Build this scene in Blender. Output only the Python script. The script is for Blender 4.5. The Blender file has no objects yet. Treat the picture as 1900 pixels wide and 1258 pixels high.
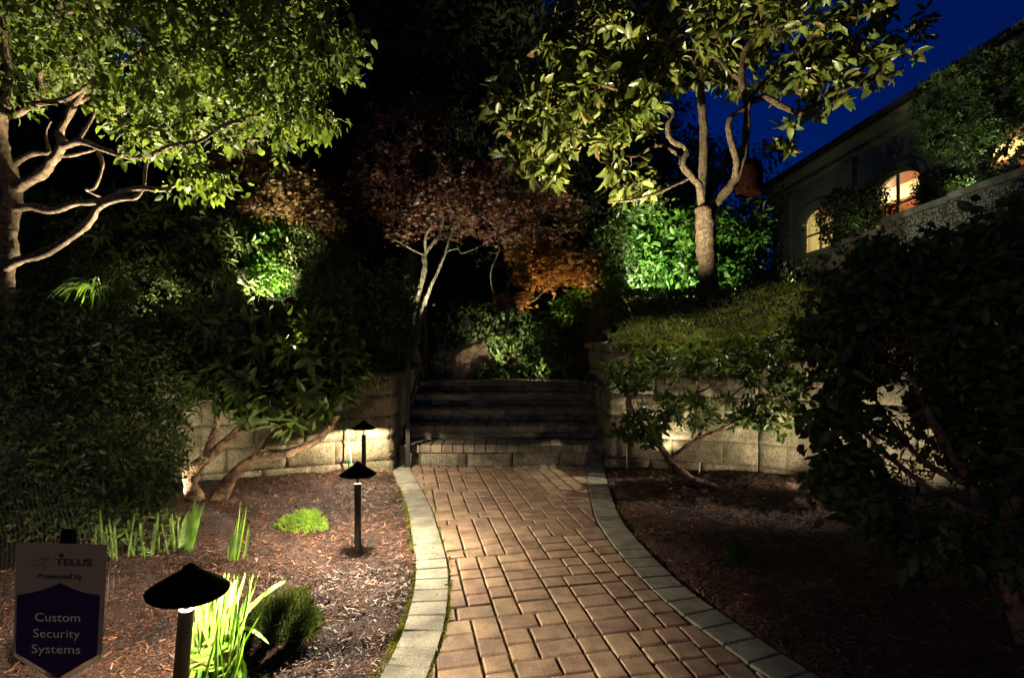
import bpy, math, random
import numpy as np
from mathutils import Vector

S = bpy.context.scene
R = math.radians
rng = np.random.default_rng(7)
random.seed(7)

# ------------------------------------------------------------------ camera, sky, exposure
H, F, CX, HY = 1.4, 1000.0, 950.0, 640.0          # eye height, focal length and principal row of the photo (1900 px wide)
cam_d = bpy.data.cameras.new('camera')
cam_d.sensor_width = 36.0
cam_d.lens = 36.0 * F / 1900.0
cam_d.shift_y = (HY - 629.0) / 1900.0
cam_d.clip_start = 0.05
cam_d.clip_end = 2000.0
cam = bpy.data.objects.new('camera', cam_d)
S.collection.objects.link(cam)
cam.location = (0, 0, H)
cam.rotation_euler = (R(90), 0, 0)
S.camera = cam

W = bpy.data.worlds.new('World')
S.world = W
W.use_nodes = True
wn = W.node_tree
sky = wn.nodes.new('ShaderNodeTexSky')
sky.sky_type = 'NISHITA'
sky.sun_disc = False
sky.sun_elevation = R(0.5)
sky.sun_rotation = R(180)
sky.ozone_density = 8.0
sky.dust_density = 0.3
hs = wn.nodes.new('ShaderNodeHueSaturation')
hs.inputs['Hue'].default_value = 0.505
hs.inputs['Saturation'].default_value = 1.5
wn.links.new(sky.outputs[0], hs.inputs['Color'])
bg = wn.nodes['Background']
wn.links.new(hs.outputs[0], bg.inputs['Color'])
bg.inputs['Strength'].default_value = 0.075

S.view_settings.view_transform = 'Standard'
S.view_settings.look = 'None'
S.view_settings.gamma = 1.0
S.view_settings.exposure = 1.0
S.render.engine = 'CYCLES'
S.cycles.use_denoising = True
S.cycles.max_bounces = 5
S.cycles.diffuse_bounces = 2
S.cycles.glossy_bounces = 2
S.cycles.transmission_bounces = 3
S.cycles.transparent_max_bounces = 6
S.cycles.sample_clamp_indirect = 4.0
S.cycles.caustics_reflective = False
S.cycles.caustics_refractive = False

COL = S.collection

# ------------------------------------------------------------------ coordinates
def P(px, py, Y):
    return np.array([(px - CX) / F * Y, Y, H - (py - HY) / F * Y])

def G(px, py, z=0.0):
    Y = (H - z) * F / (py - HY)
    return np.array([(px - CX) / F * Y, Y, z])

# ------------------------------------------------------------------ mesh helpers
class MB:
    def __init__(s):
        s.v = []; s.idx = []; s.cnt = []; s.n = 0; s.split = None
    def add(s, V, F_):
        V = np.asarray(V, float).reshape(-1, 3)
        for f in F_:
            s.idx.append(np.asarray(f, np.int64) + s.n); s.cnt.append(np.array([len(f)]))
        s.v.append(V); s.n += len(V)
    def add_arr(s, V, Fa):                       # Fa: (k, m) faces of the same size
        V = np.asarray(V, float).reshape(-1, 3); Fa = np.asarray(Fa, np.int64)
        s.idx.append(Fa.ravel() + s.n); s.cnt.append(np.full(len(Fa), Fa.shape[1]))
        s.v.append(V); s.n += len(V)
    def box(s, x0, x1, y0, y1, z0, z1):
        V = [(x, y, z) for z in (z0, z1) for y in (y0, y1) for x in (x0, x1)]
        s.add(V, [(0, 2, 3, 1), (4, 5, 7, 6), (0, 1, 5, 4), (2, 6, 7, 3), (0, 4, 6, 2), (1, 3, 7, 5)])
    def obox(s, c, ax, ay, az):                  # oriented box: centre and three half axes
        c, ax, ay, az = (np.asarray(q, float) for q in (c, ax, ay, az))
        V = [c + i * ax + j * ay + k * az for k in (-1, 1) for j in (-1, 1) for i in (-1, 1)]
        s.add(V, [(0, 2, 3, 1), (4, 5, 7, 6), (0, 1, 5, 4), (2, 6, 7, 3), (0, 4, 6, 2), (1, 3, 7, 5)])
    def tube(s, pts, rad, sides=8, cap=True):
        pts = np.asarray(pts, float); n = len(pts)
        rad = np.full(n, rad, float) if np.isscalar(rad) else np.asarray(rad, float)
        t = np.gradient(pts, axis=0); t /= np.linalg.norm(t, axis=1)[:, None] + 1e-9
        ref = np.array([0.0, 0, 1]) if abs(t[0][2]) < 0.8 else np.array([1.0, 0, 0])
        u = np.cross(t, ref)
        l = np.linalg.norm(u, axis=1)
        bad = l < 0.05
        if bad.any():
            u[bad] = np.cross(t[bad], np.array([0.3, 1.0, 0.2]))
            l = np.linalg.norm(u, axis=1)
        u /= l[:, None]
        for i in range(1, n):                    # carry the frame along so that the tube does not twist
            q = u[i - 1] - t[i] * np.dot(u[i - 1], t[i])
            m = np.linalg.norm(q)
            if m > 1e-4: u[i] = q / m
        w = np.cross(t, u)
        a = np.linspace(0, 2 * math.pi, sides, endpoint=False)
        V = pts[:, None, :] + rad[:, None, None] * (np.cos(a)[None, :, None] * u[:, None, :] + np.sin(a)[None, :, None] * w[:, None, :])
        i, j = np.meshgrid(np.arange(n - 1), np.arange(sides), indexing='ij')
        j2 = (j + 1) % sides
        Fa = np.stack([i * sides + j, i * sides + j2, (i + 1) * sides + j2, (i + 1) * sides + j], -1).reshape(-1, 4)
        b = s.n
        s.add_arr(V.reshape(-1, 3), Fa)
        if cap:
            s.idx.append(np.arange(sides)[::-1] + b); s.cnt.append(np.array([sides]))
            s.idx.append(np.arange(sides) + b + (n - 1) * sides); s.cnt.append(np.array([sides]))
    def lathe(s, prof, c=(0, 0, 0), sides=32):   # prof: (radius, z)
        prof = np.asarray(prof, float); n = len(prof)
        a = np.linspace(0, 2 * math.pi, sides, endpoint=False)
        V = np.stack([prof[:, 0:1] * np.cos(a), prof[:, 0:1] * np.sin(a), np.repeat(prof[:, 1:2], sides, 1)], -1) + np.asarray(c, float)
        i, j = np.meshgrid(np.arange(n - 1), np.arange(sides), indexing='ij')
        j2 = (j + 1) % sides
        s.add_arr(V.reshape(-1, 3), np.stack([i * sides + j, i * sides + j2, (i + 1) * sides + j2, (i + 1) * sides + j], -1).reshape(-1, 4))
    def prism(s, poly, fn, d0, d1):              # poly of 2d points, fn(a, b, d) -> 3d
        n = len(poly)
        V = [fn(a, b, d0) for a, b in poly] + [fn(a, b, d1) for a, b in poly]
        s.add(V, [tuple(range(n))[::-1], tuple(range(n, 2 * n))] + [(i, (i + 1) % n, n + (i + 1) % n, n + i) for i in range(n)])
    def build(s, name, mat, parent=None, smooth=False):
        V = np.concatenate(s.v)
        if parent is not None: V = V - root_loc(parent)
        me = bpy.data.meshes.new(name)
        idx = np.concatenate(s.idx); cnt = np.concatenate(s.cnt)
        me.vertices.add(len(V)); me.vertices.foreach_set('co', V.astype(np.float32).ravel())
        me.loops.add(len(idx)); me.loops.foreach_set('vertex_index', idx.astype(np.int32))
        me.polygons.add(len(cnt)); me.polygons.foreach_set('loop_start', np.concatenate([[0], np.cumsum(cnt)[:-1]]).astype(np.int32))
        me.polygons.foreach_set('use_smooth', np.full(len(cnt), smooth, bool))
        if s.split is not None: me.polygons.foreach_set('material_index', (np.arange(len(cnt)) >= s.split).astype(np.int32))
        me.update(calc_edges=True)
        me.validate()
        for m in (mat if isinstance(mat, (list, tuple)) else [mat]): me.materials.append(m)
        o = bpy.data.objects.new(name, me)
        COL.objects.link(o)
        if parent is not None: o.parent = parent
        return o

def root_loc(o):
    while o.parent is not None: o = o.parent
    return np.array(o.location)

def tag(o, label, cat, group=None, kind=None):
    if label: o['label'] = label
    if cat: o['category'] = cat
    if group: o['group'] = group
    if kind: o['kind'] = kind
    return o

def thing(name, label, cat, loc=(0, 0, 0), group=None):
    o = bpy.data.objects.new(name, None)
    o.empty_display_size = 0.1
    COL.objects.link(o)
    o.location = [float(q) for q in loc]
    return tag(o, label, cat, group)

def copy_tree(o, parent=None):
    c = o.copy(); COL.objects.link(c)
    if parent is not None: c.parent = parent
    for ch in list(o.children): copy_tree(ch, c)
    return c

def cr(pts, n=6):                                # smooth curve through the points
    pts = np.asarray(pts, float)
    p = np.vstack([2 * pts[0] - pts[1], pts, 2 * pts[-1] - pts[-2]])
    out = []
    for i in range(1, len(p) - 2):
        for t in np.linspace(0, 1, n, endpoint=False):
            out.append(0.5 * (2 * p[i] + (p[i + 1] - p[i - 1]) * t + (2 * p[i - 1] - 5 * p[i] + 4 * p[i + 1] - p[i + 2]) * t * t
                              + (3 * p[i] - p[i - 1] - 3 * p[i + 1] + p[i + 2]) * t ** 3))
    out.append(pts[-1])
    return np.array(out)

def unit(v):
    v = np.asarray(v, float)
    return v / (np.linalg.norm(v, axis=-1, keepdims=True) + 1e-9)

_lat = np.random.default_rng(3).random((64, 64, 64))
def noise3(p):                                   # cheap smooth value noise, -1..1
    p = np.asarray(p, float); i = np.floor(p).astype(int); f = p - i; f = f * f * (3 - 2 * f)
    r = 0
    for dx in (0, 1):
        for dy in (0, 1):
            for dz in (0, 1):
                w = (f[..., 0] if dx else 1 - f[..., 0]) * (f[..., 1] if dy else 1 - f[..., 1]) * (f[..., 2] if dz else 1 - f[..., 2])
                r = r + w * _lat[(i[..., 0] + dx) % 64, (i[..., 1] + dy) % 64, (i[..., 2] + dz) % 64]
    return r * 2 - 1

# ------------------------------------------------------------------ materials
def new_mat(name):
    m = bpy.data.materials.new(name); m.use_nodes = True
    nt = m.node_tree
    b = nt.nodes['Principled BSDF']
    return m, nt, b

def node(nt, typ, **kw):
    n = nt.nodes.new(typ)
    for k, v in kw.items():
        if k in n.inputs: n.inputs[k].default_value = v
        else: setattr(n, k, v)
    return n

def ramp(nt, fac, cols, interp='LINEAR'):
    r = nt.nodes.new('ShaderNodeValToRGB')
    r.color_ramp.interpolation = interp
    e = r.color_ramp.elements
    for i, (p, c) in enumerate(cols):
        q = e[i] if i < 2 else e.new(p)
        q.position = p; q.color = (*c, 1)
    nt.links.new(fac, r.inputs[0])
    return r.outputs[0]

def mixc(nt, fac, a, b, mode='MIX'):
    n = nt.nodes.new('ShaderNodeMix'); n.data_type = 'RGBA'; n.blend_type = mode
    for s, v in ((n.inputs[0], fac), (n.inputs[6], a), (n.inputs[7], b)):
        if hasattr(v, 'is_output'): nt.links.new(v, s)
        elif isinstance(v, (tuple, list)): s.default_value = (*v, 1)
        else: s.default_value = v
    return n.outputs[2]

def tex(nt, kind, scale, detail=4, rough=0.55):
    c = nt.nodes.new('ShaderNodeTexCoord')
    n = nt.nodes.new('ShaderNodeTex' + kind)
    n.inputs['Scale'].default_value = scale
    if kind == 'Noise':
        n.inputs['Detail'].default_value = detail; n.inputs['Roughness'].default_value = rough
    nt.links.new(c.outputs['Object'], n.inputs['Vector'])
    return n

def bump(nt, b, height, strength, dist):
    n = nt.nodes.new('ShaderNodeBump')
    n.inputs['Strength'].default_value = strength; n.inputs['Distance'].default_value = dist
    nt.links.new(height, n.inputs['Height']); nt.links.new(n.outputs[0], b.inputs['Normal'])

def plain(name, c, rough=0.5, metal=0.0, nscale=60, var=0.25, bstr=0.1):
    m, nt, b = new_mat(name)
    t = tex(nt, 'Noise', nscale)
    col = ramp(nt, t.outputs[0], [(0.4, tuple(q * (1 - var) for q in c)), (0.6, tuple(min(1, q * (1 + var)) for q in c))])
    nt.links.new(col, b.inputs['Base Color'])
    b.inputs['Roughness'].default_value = rough; b.inputs['Metallic'].default_value = metal
    if bstr: bump(nt, b, t.outputs[0], bstr, 0.01)
    return m

def island(nt):
    return nt.nodes.new('ShaderNodeNewGeometry').outputs['Random Per Island']

def leaf(name, cols, rough=0.45, transl=0.35, spec=0.4):
    m, nt, b = new_mat(name)
    r = ramp(nt, island(nt), [(i / (len(cols) - 1) if len(cols) > 1 else 0, c) for i, c in enumerate(cols)])
    t = tex(nt, 'Noise', 9.0, 2)
    col = mixc(nt, 1.0, r, ramp(nt, t.outputs[0], [(0.4, (0.6, 0.62, 0.6)), (0.6, (1.25, 1.2, 1.1))]), 'MULTIPLY')
    nt.links.new(col, b.inputs['Base Color'])
    b.inputs['Roughness'].default_value = rough
    b.inputs['Specular IOR Level'].default_value = spec
    tr = nt.nodes.new('ShaderNodeBsdfTranslucent')
    col2 = mixc(nt, 1.0, col, (1.25, 1.35, 0.55), 'MULTIPLY')
    nt.links.new(col2, tr.inputs[0])
    mx = nt.nodes.new('ShaderNodeMixShader'); mx.inputs[0].default_value = transl
    nt.links.new(b.outputs[0], mx.inputs[1]); nt.links.new(tr.outputs[0], mx.inputs[2])
    nt.links.new(mx.outputs[0], nt.nodes['Material Output'].inputs[0])
    return m

def bark(name, c, scale=14):
    m, nt, b = new_mat(name)
    t = tex(nt, 'Noise', scale, 6, 0.65); t2 = tex(nt, 'Noise', scale * 6, 3)
    c1 = ramp(nt, t.outputs[0], [(0.38, tuple(q * 0.38 for q in c)), (0.5, c), (0.6, tuple(q * 1.5 for q in c))])
    nt.links.new(c1, b.inputs['Base Color']); b.inputs['Roughness'].default_value = 0.85
    mm = node(nt, 'ShaderNodeMath', operation='ADD')
    nt.links.new(t.outputs[0], mm.inputs[0]); nt.links.new(t2.outputs[0], mm.inputs[1])
    bump(nt, b, mm.outputs[0], 1.0, 0.03)
    b.inputs['Specular IOR Level'].default_value = 0.2
    return m

def emit(name, c, s):
    m, nt, b = new_mat(name)
    b.inputs['Emission Color'].default_value = (*c, 1); b.inputs['Emission Strength'].default_value = s
    b.inputs['Base Color'].default_value = (0.002, 0.002, 0.002, 1); b.inputs['Specular IOR Level'].default_value = 0.0
    return m

def paver_mat(name, cols, moss=0.0):
    m, nt, b = new_mat(name)
    r = ramp(nt, island(nt), [(i / (len(cols) - 1), c) for i, c in enumerate(cols)])
    f = tex(nt, 'Noise', 160, 3, 0.7); l = tex(nt, 'Noise', 7, 3)
    c1 = mixc(nt, 1.0, r, ramp(nt, f.outputs[0], [(0.36, (0.55, 0.53, 0.5)), (0.5, (1, 1, 1)), (0.63, (1.4, 1.36, 1.3))]), 'MULTIPLY')
    c2 = mixc(nt, 1.0, c1, ramp(nt, l.outputs[0], [(0.38, (0.66, 0.65, 0.63)), (0.6, (1.12, 1.1, 1.07))]), 'MULTIPLY')
    nt.links.new(c2, b.inputs['Base Color']); b.inputs['Roughness'].default_value = 0.8
    bump(nt, b, f.outputs[0], 0.35, 0.004)
    return m

def block_mat(name, c, dark=0.5):
    m, nt, b = new_mat(name)
    r = ramp(nt, island(nt), [(0, tuple(q * 0.78 for q in c)), (1, tuple(q * 1.12 for q in c))])
    f = tex(nt, 'Noise', 55, 6, 0.7); l = tex(nt, 'Noise', 3.2, 4); d = tex(nt, 'Voronoi', 90)
    c1 = mixc(nt, 1.0, r, ramp(nt, f.outputs[0], [(0.36, (0.42, 0.41, 0.38)), (0.5, (0.95, 0.95, 0.95)), (0.64, (1.45, 1.42, 1.35))]), 'MULTIPLY')
    c2 = mixc(nt, 1.0, c1, ramp(nt, l.outputs[0], [(0.4, (dark, dark * 1.02, dark * 0.9)), (0.58, (1.05, 1.05, 1.0))]), 'MULTIPLY')
    nt.links.new(c2, b.inputs['Base Color']); b.inputs['Roughness'].default_value = 0.92
    bump(nt, b, f.outputs[0], 0.8, 0.014)
    return m

M = {}
M['paver'] = paver_mat('paver', [(0.195, 0.1319, 0.08753), (0.2374, 0.1678, 0.1094), (0.212, 0.1399, 0.09846), (0.1611, 0.1079, 0.07294), (0.2544, 0.1878, 0.124), (0.2035, 0.1399, 0.09118), (0.1781, 0.1119, 0.08389)])
M['border'] = paver_mat('border_paver', [(0.1546, 0.1548, 0.1243), (0.1949, 0.1926, 0.1512), (0.1344, 0.1376, 0.1109), (0.1747, 0.172, 0.1378)])
M['block'] = block_mat('split_block', (0.30, 0.255, 0.17), 0.5)
M['step_paver'] = paver_mat('step_paver', [(0.20, 0.17, 0.12), (0.25, 0.21, 0.15), (0.17, 0.14, 0.10), (0.22, 0.18, 0.13)])
M['step_block'] = block_mat('step_block', (0.24, 0.22, 0.16), 0.35)
M['coping'] = block_mat('coping_stone', (0.33, 0.29, 0.22))
M['plaster'] = plain('plaster', (0.29, 0.30, 0.17), 0.9, 0, 30, 0.12)
M['cream'] = plain('cream_paint', (0.75, 0.66, 0.44), 0.6, 0, 20, 0.04, 0)
M['redwood'] = plain('red_wood', (0.26, 0.06, 0.025), 0.5, 0, 14, 0.3)
M['roof'] = plain('roof_felt', (0.05, 0.05, 0.045), 0.9, 0, 30, 0.3)
M['black'] = plain('black_metal', (0.0015, 0.0015, 0.0015), 0.42, 0.2, 200, 0.3, 0.05)
M['bronze'] = plain('dark_bronze', (0.02, 0.018, 0.016), 0.45, 0.0, 150, 0.3, 0.03)
M['lens'] = emit('lamp_lens', (1.0, 0.86, 0.62), 6.0)
M['rust'] = plain('rusty_brown', (0.004, 0.0014, 0.001), 0.7, 0.0, 24, 0.5, 0.3)
M['rust'].node_tree.nodes['Principled BSDF'].inputs['Specular IOR Level'].default_value = 0.0
M['black'].node_tree.nodes['Principled BSDF'].inputs['Specular IOR Level'].default_value = 0.04
M['bronze'].node_tree.nodes['Principled BSDF'].inputs['Specular IOR Level'].default_value = 0.25
M['teal'] = plain('teal_plastic', (0.10, 0.34, 0.33), 0.45, 0, 40, 0.15, 0)
M['white'] = plain('white_plastic', (0.6, 0.6, 0.56), 0.5, 0, 40, 0.1, 0)
M['bark_pale'] = bark('bark_pale', (0.19, 0.135, 0.08), 22)
M['bark_grey'] = bark('bark_grey', (0.09, 0.06, 0.036), 26)
M['bark_dark'] = bark('bark_dark', (0.10, 0.075, 0.05))
M['bark_brown'] = bark('bark_brown', (0.24, 0.15, 0.09), 10)
M['bark_green'] = bark('bark_lichen', (0.12, 0.115, 0.075), 16)
M['leaf_light'] = leaf('leaf_light_green', [(0.075, 0.12, 0.022), (0.12, 0.17, 0.04), (0.09, 0.135, 0.03), (0.16, 0.19, 0.065), (0.10, 0.14, 0.03)], 0.5, 0.4, 0.25)
M['leaf_magnolia'] = leaf('leaf_magnolia', [(0.07, 0.085, 0.018), (0.11, 0.115, 0.022), (0.12, 0.125, 0.026), (0.08, 0.10, 0.022), (0.105, 0.12, 0.025), (0.05, 0.075, 0.02), (0.07, 0.09, 0.02), (0.10, 0.12, 0.025), (0.09, 0.115, 0.02), (0.14, 0.085, 0.03)], 0.36, 0.22)
M['leaf_red'] = leaf('leaf_red_maple', [(0.10, 0.036, 0.026), (0.14, 0.065, 0.04), (0.08, 0.024, 0.02), (0.07, 0.02, 0.02), (0.22, 0.16, 0.09)], 0.5, 0.4)
M['leaf_gold'] = leaf('leaf_gold_maple', [(0.20, 0.145, 0.055), (0.14, 0.075, 0.035), (0.24, 0.185, 0.075), (0.12, 0.045, 0.025), (0.18, 0.13, 0.05)], 0.5, 0.4)
M['leaf_orange'] = leaf('leaf_orange_maple', [(0.22, 0.11, 0.025), (0.17, 0.07, 0.02), (0.25, 0.15, 0.04), (0.15, 0.065, 0.025)], 0.5, 0.45)
M['leaf_vivid'] = leaf('leaf_vivid_green', [(0.05, 0.14, 0.012), (0.08, 0.19, 0.02), (0.06, 0.15, 0.02), (0.13, 0.20, 0.04)], 0.45, 0.45)
M['leaf_mid'] = leaf('leaf_mid_green', [(0.06, 0.11, 0.025), (0.085, 0.14, 0.03), (0.06, 0.12, 0.035)], 0.4, 0.3)
M['leaf_dark'] = leaf('leaf_dark_green', [(0.05, 0.085, 0.02), (0.075, 0.115, 0.025), (0.06, 0.095, 0.03), (0.09, 0.12, 0.03)], 0.42, 0.3, 0.28)
M['leaf_black'] = leaf('leaf_conifer', [(0.03, 0.045, 0.014), (0.045, 0.06, 0.018), (0.035, 0.05, 0.02)], 0.6, 0.15, 0.2)
M['leaf_lime'] = leaf('leaf_lime', [(0.17, 0.30, 0.03), (0.22, 0.36, 0.04), (0.14, 0.27, 0.03)], 0.5, 0.4)
M['leaf_blade'] = leaf('leaf_blade_green', [(0.05, 0.15, 0.015), (0.14, 0.30, 0.04), (0.26, 0.38, 0.11), (0.08, 0.20, 0.02), (0.20, 0.33, 0.06), (0.10, 0.25, 0.03), (0.24, 0.20, 0.07)], 0.36, 0.4)
M['leaf_stem'] = leaf('leaf_stem_green', [(0.09, 0.17, 0.03), (0.13, 0.21, 0.04), (0.11, 0.18, 0.03)], 0.5, 0.2)
M['leaf_heather'] = leaf('leaf_heather', [(0.06, 0.10, 0.015), (0.08, 0.12, 0.02), (0.05, 0.08, 0.02), (0.09, 0.10, 0.02)], 0.6, 0.3)
M['leaf_cover'] = leaf('leaf_ground_cover', [(0.07, 0.09, 0.025), (0.10, 0.12, 0.035), (0.06, 0.08, 0.02), (0.13, 0.13, 0.05)], 0.55, 0.3, 0.15)
M['moss'] = leaf('moss_green', [(0.10, 0.12, 0.012), (0.14, 0.14, 0.02), (0.07, 0.09, 0.015)], 0.8, 0.2, 0.1)
M['chips'] = leaf('mulch_chip', [(0.06, 0.024, 0.014), (0.12, 0.05, 0.027), (0.025, 0.011, 0.008), (0.17, 0.078, 0.042), (0.08, 0.031, 0.018), (0.035, 0.015, 0.010), (0.11, 0.048, 0.028), (0.05, 0.019, 0.012), (0.03, 0.013, 0.009), (0.20, 0.10, 0.055)], 0.6, 0.0, 0.4)
M['litter'] = leaf('fallen_leaf', [(0.22, 0.09, 0.03), (0.26, 0.15, 0.06), (0.17, 0.06, 0.025)], 0.6, 0.1)
M['net'] = plain('plastic_net', (0.025, 0.025, 0.025), 0.35, 0, 50, 0.2, 0)

def soil_mat():
    m, nt, b = new_mat('mulch_soil')
    t = tex(nt, 'Noise', 55, 8, 0.75); t2 = tex(nt, 'Noise', 2.2, 3); v = tex(nt, 'Voronoi', 110)
    c = ramp(nt, t.outputs[0], [(0.38, (0.012, 0.005, 0.003)), (0.5, (0.045, 0.019, 0.010)), (0.62, (0.11, 0.048, 0.025))])
    c2 = mixc(nt, 1.0, c, ramp(nt, t2.outputs[0], [(0.42, (0.55, 0.53, 0.51)), (0.58, (1.3, 1.25, 1.2))]), 'MULTIPLY')
    nt.links.new(c2, b.inputs['Base Color']); b.inputs['Roughness'].default_value = 0.95
    mm = node(nt, 'ShaderNodeMath', operation='ADD')
    nt.links.new(t.outputs[0], mm.inputs[0]); nt.links.new(v.outputs[0], mm.inputs[1])
    bump(nt, b, mm.outputs[0], 1.0, 0.03)
    return m
M['soil'] = soil_mat()
def joint_mat():
    m, nt, b = new_mat('joint_sand')
    t = tex(nt, 'Noise', 2.6, 4); f = tex(nt, 'Noise', 120, 4)
    sand = ramp(nt, f.outputs[0], [(0.4, (0.02, 0.014, 0.009)), (0.6, (0.075, 0.055, 0.033))])
    mos = ramp(nt, f.outputs[0], [(0.4, (0.05, 0.05, 0.008)), (0.6, (0.17, 0.16, 0.02))])
    k = ramp(nt, t.outputs[0], [(0.47, (0, 0, 0)), (0.58, (1, 1, 1))])
    nt.links.new(mixc(nt, k, sand, mos), b.inputs['Base Color']); b.inputs['Roughness'].default_value = 0.95
    bump(nt, b, f.outputs[0], 0.8, 0.006)
    return m
M['joint'] = joint_mat()
def rock_mat():
    m, nt, b = new_mat('boulder_rock')
    t = tex(nt, 'Noise', 9, 7, 0.65); f = tex(nt, 'Noise', 40, 5)
    c = ramp(nt, t.outputs[0], [(0.38, (0.09, 0.06, 0.03)), (0.5, (0.24, 0.165, 0.085)), (0.62, (0.34, 0.25, 0.15))])
    nt.links.new(c, b.inputs['Base Color']); b.inputs['Roughness'].default_value = 0.9
    bump(nt, b, f.outputs[0], 0.9, 0.02)
    return m
M['rock'] = rock_mat()
def pebble_mat():
    m, nt, b = new_mat('pebble_dash')
    v = tex(nt, 'Voronoi', 26); f = tex(nt, 'Noise', 12, 4)
    c = ramp(nt, v.outputs[0], [(0.0, (0.46, 0.42, 0.33)), (0.35, (0.28, 0.25, 0.19)), (0.6, (0.05, 0.045, 0.03))])
    nt.links.new(c, b.inputs['Base Color']); b.inputs['Roughness'].default_value = 0.85
    bump(nt, b, v.outputs[0], -1.0, 0.03)
    return m
M['pebble'] = pebble_mat()

# ------------------------------------------------------------------ setting: path edges, walls' lines, ground
def curve_fn(pix, extra):
    q = np.array([G(a, b)[:2] for a, b in pix] + extra)
    q = q[np.argsort(q[:, 1])]
    yy = np.linspace(q[0, 1], q[-1, 1], 400)
    xx = np.interp(yy, q[:, 1], q[:, 0])
    k = np.exp(-np.linspace(-2, 2, 41) ** 2); k /= k.sum()
    xp = np.concatenate([xx[0] + (xx[1] - xx[0]) * np.arange(-20, 0), xx, xx[-1] + (xx[-1] - xx[-2]) * np.arange(1, 21)])
    xs = np.convolve(xp, k, 'valid')
    return lambda y: np.interp(y, yy, xs)

xl_out = curve_fn([(727, 870), (745, 915), (758, 950), (765, 1000), (772, 1040), (770, 1080), (760, 1130), (745, 1180), (715, 1235)], [[-0.62, 1.6], [-0.72, 0.6], [-0.9, -1.5]])
xr_out = curve_fn([(1122, 868), (1130, 905), (1150, 960), (1190, 1010), (1235, 1055), (1290, 1105), (1360, 1150), (1430, 1200), (1530, 1258)], [[1.55, 1.6], [1.85, 0.8], [2.6, -1.5]])
BW = 0.205
YS = 6.30                                         # face of the lowest step
def edge_frames(fn, y0, y1, step):
    ys = np.linspace(y0, y1, 2000); xs = fn(ys)
    s = np.concatenate([[0], np.cumsum(np.hypot(np.diff(xs), np.diff(ys)))])
    n = int(s[-1] / step)
    yy = np.interp(np.linspace(0, s[-1], n + 1), s, ys)
    dx = (fn(yy + 0.05) - fn(yy - 0.05)) / 0.1
    t = unit(np.stack([dx, np.ones_like(dx)], 1))
    nrm = np.stack([t[:, 1], -t[:, 0]], 1)        # to the right of travel
    return np.stack([fn(yy), yy], 1), nrm
def inner_fn(fn, sgn):
    p, n = edge_frames(fn, -1.4, YS - 0.02, 0.05)
    q = p + n * BW * sgn
    o = np.argsort(q[:, 1])
    return lambda y: np.interp(y, q[o, 1], q[o, 0])
xl_in = inner_fn(xl_out, 1)
xr_in = inner_fn(xr_out, -1)

WL = np.array([[-9.0, 3.2], [-5.0, 4.55], [-3.06, 5.3], [-1.34, 6.0]])
WR = np.array([[1.08, 6.14], [2.59, 5.66], [3.62, 4.83], [4.75, 3.7], [5.6, 2.5], [6.4, 0.5]])
def ywall(x):
    x = np.asarray(x, float)
    return np.where(x < 0, np.interp(x, WL[:, 0], WL[:, 1]), np.interp(x, WR[:, 0], WR[:, 1]))

def bed_h(x, y):
    x = np.asarray(x, float); y = np.asarray(y, float)
    p = np.stack([x, y, 0 * x], -1)
    z = 0.012 + 0.022 * noise3(p * 2.1) + 0.014 * noise3(p * 7 + 5) + 0.008 * noise3(p * 19)
    side = np.where(x < 0, xl_out(y) - x, x - xr_out(y))
    z = z + np.interp(side, [0, 0.1, 0.5, 1.5], [-0.03, 0.0, 0.02, 0.05])
    z = z + 0.09 * np.exp(-(((x + 1.25) / 0.45) ** 2 + ((y - 1.5) / 0.5) ** 2))
    return z

def build_ground():
    xs = np.arange(-7.0, 6.6, 0.045); ys = np.arange(-1.2, 6.6, 0.045)
    X, Y = np.meshgrid(xs, ys)
    Z = bed_h(X, Y)
    on = (X > xl_out(Y) + 0.005) & (X < xr_out(Y) - 0.005)
    Z = np.where(on, -0.09, Z)
    mid = (X > -1.3) & (X < 1.1) & (Y > YS - 0.1)
    Z = np.where(mid, -0.09, Z)
    n, m = X.shape
    i, j = np.meshgrid(np.arange(n - 1), np.arange(m - 1), indexing='ij')
    Fa = np.stack([i * m + j, i * m + j + 1, (i + 1) * m + j + 1, (i + 1) * m + j], -1).reshape(-1, 4)
    mb = MB(); mb.add_arr(np.stack([X, Y, Z], -1).reshape(-1, 3), Fa)
    o = mb.build('mulch_ground', M['soil'], None, True); o['kind'] = 'structure'
    mb = MB()
    mb.add([(-900, -900, -0.3), (900, -900, -0.3), (900, 900, -0.3), (-900, 900, -0.3)], [(0, 1, 2, 3)])
    o = mb.build('ground', M['soil']); o['kind'] = 'structure'
build_ground()

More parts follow.
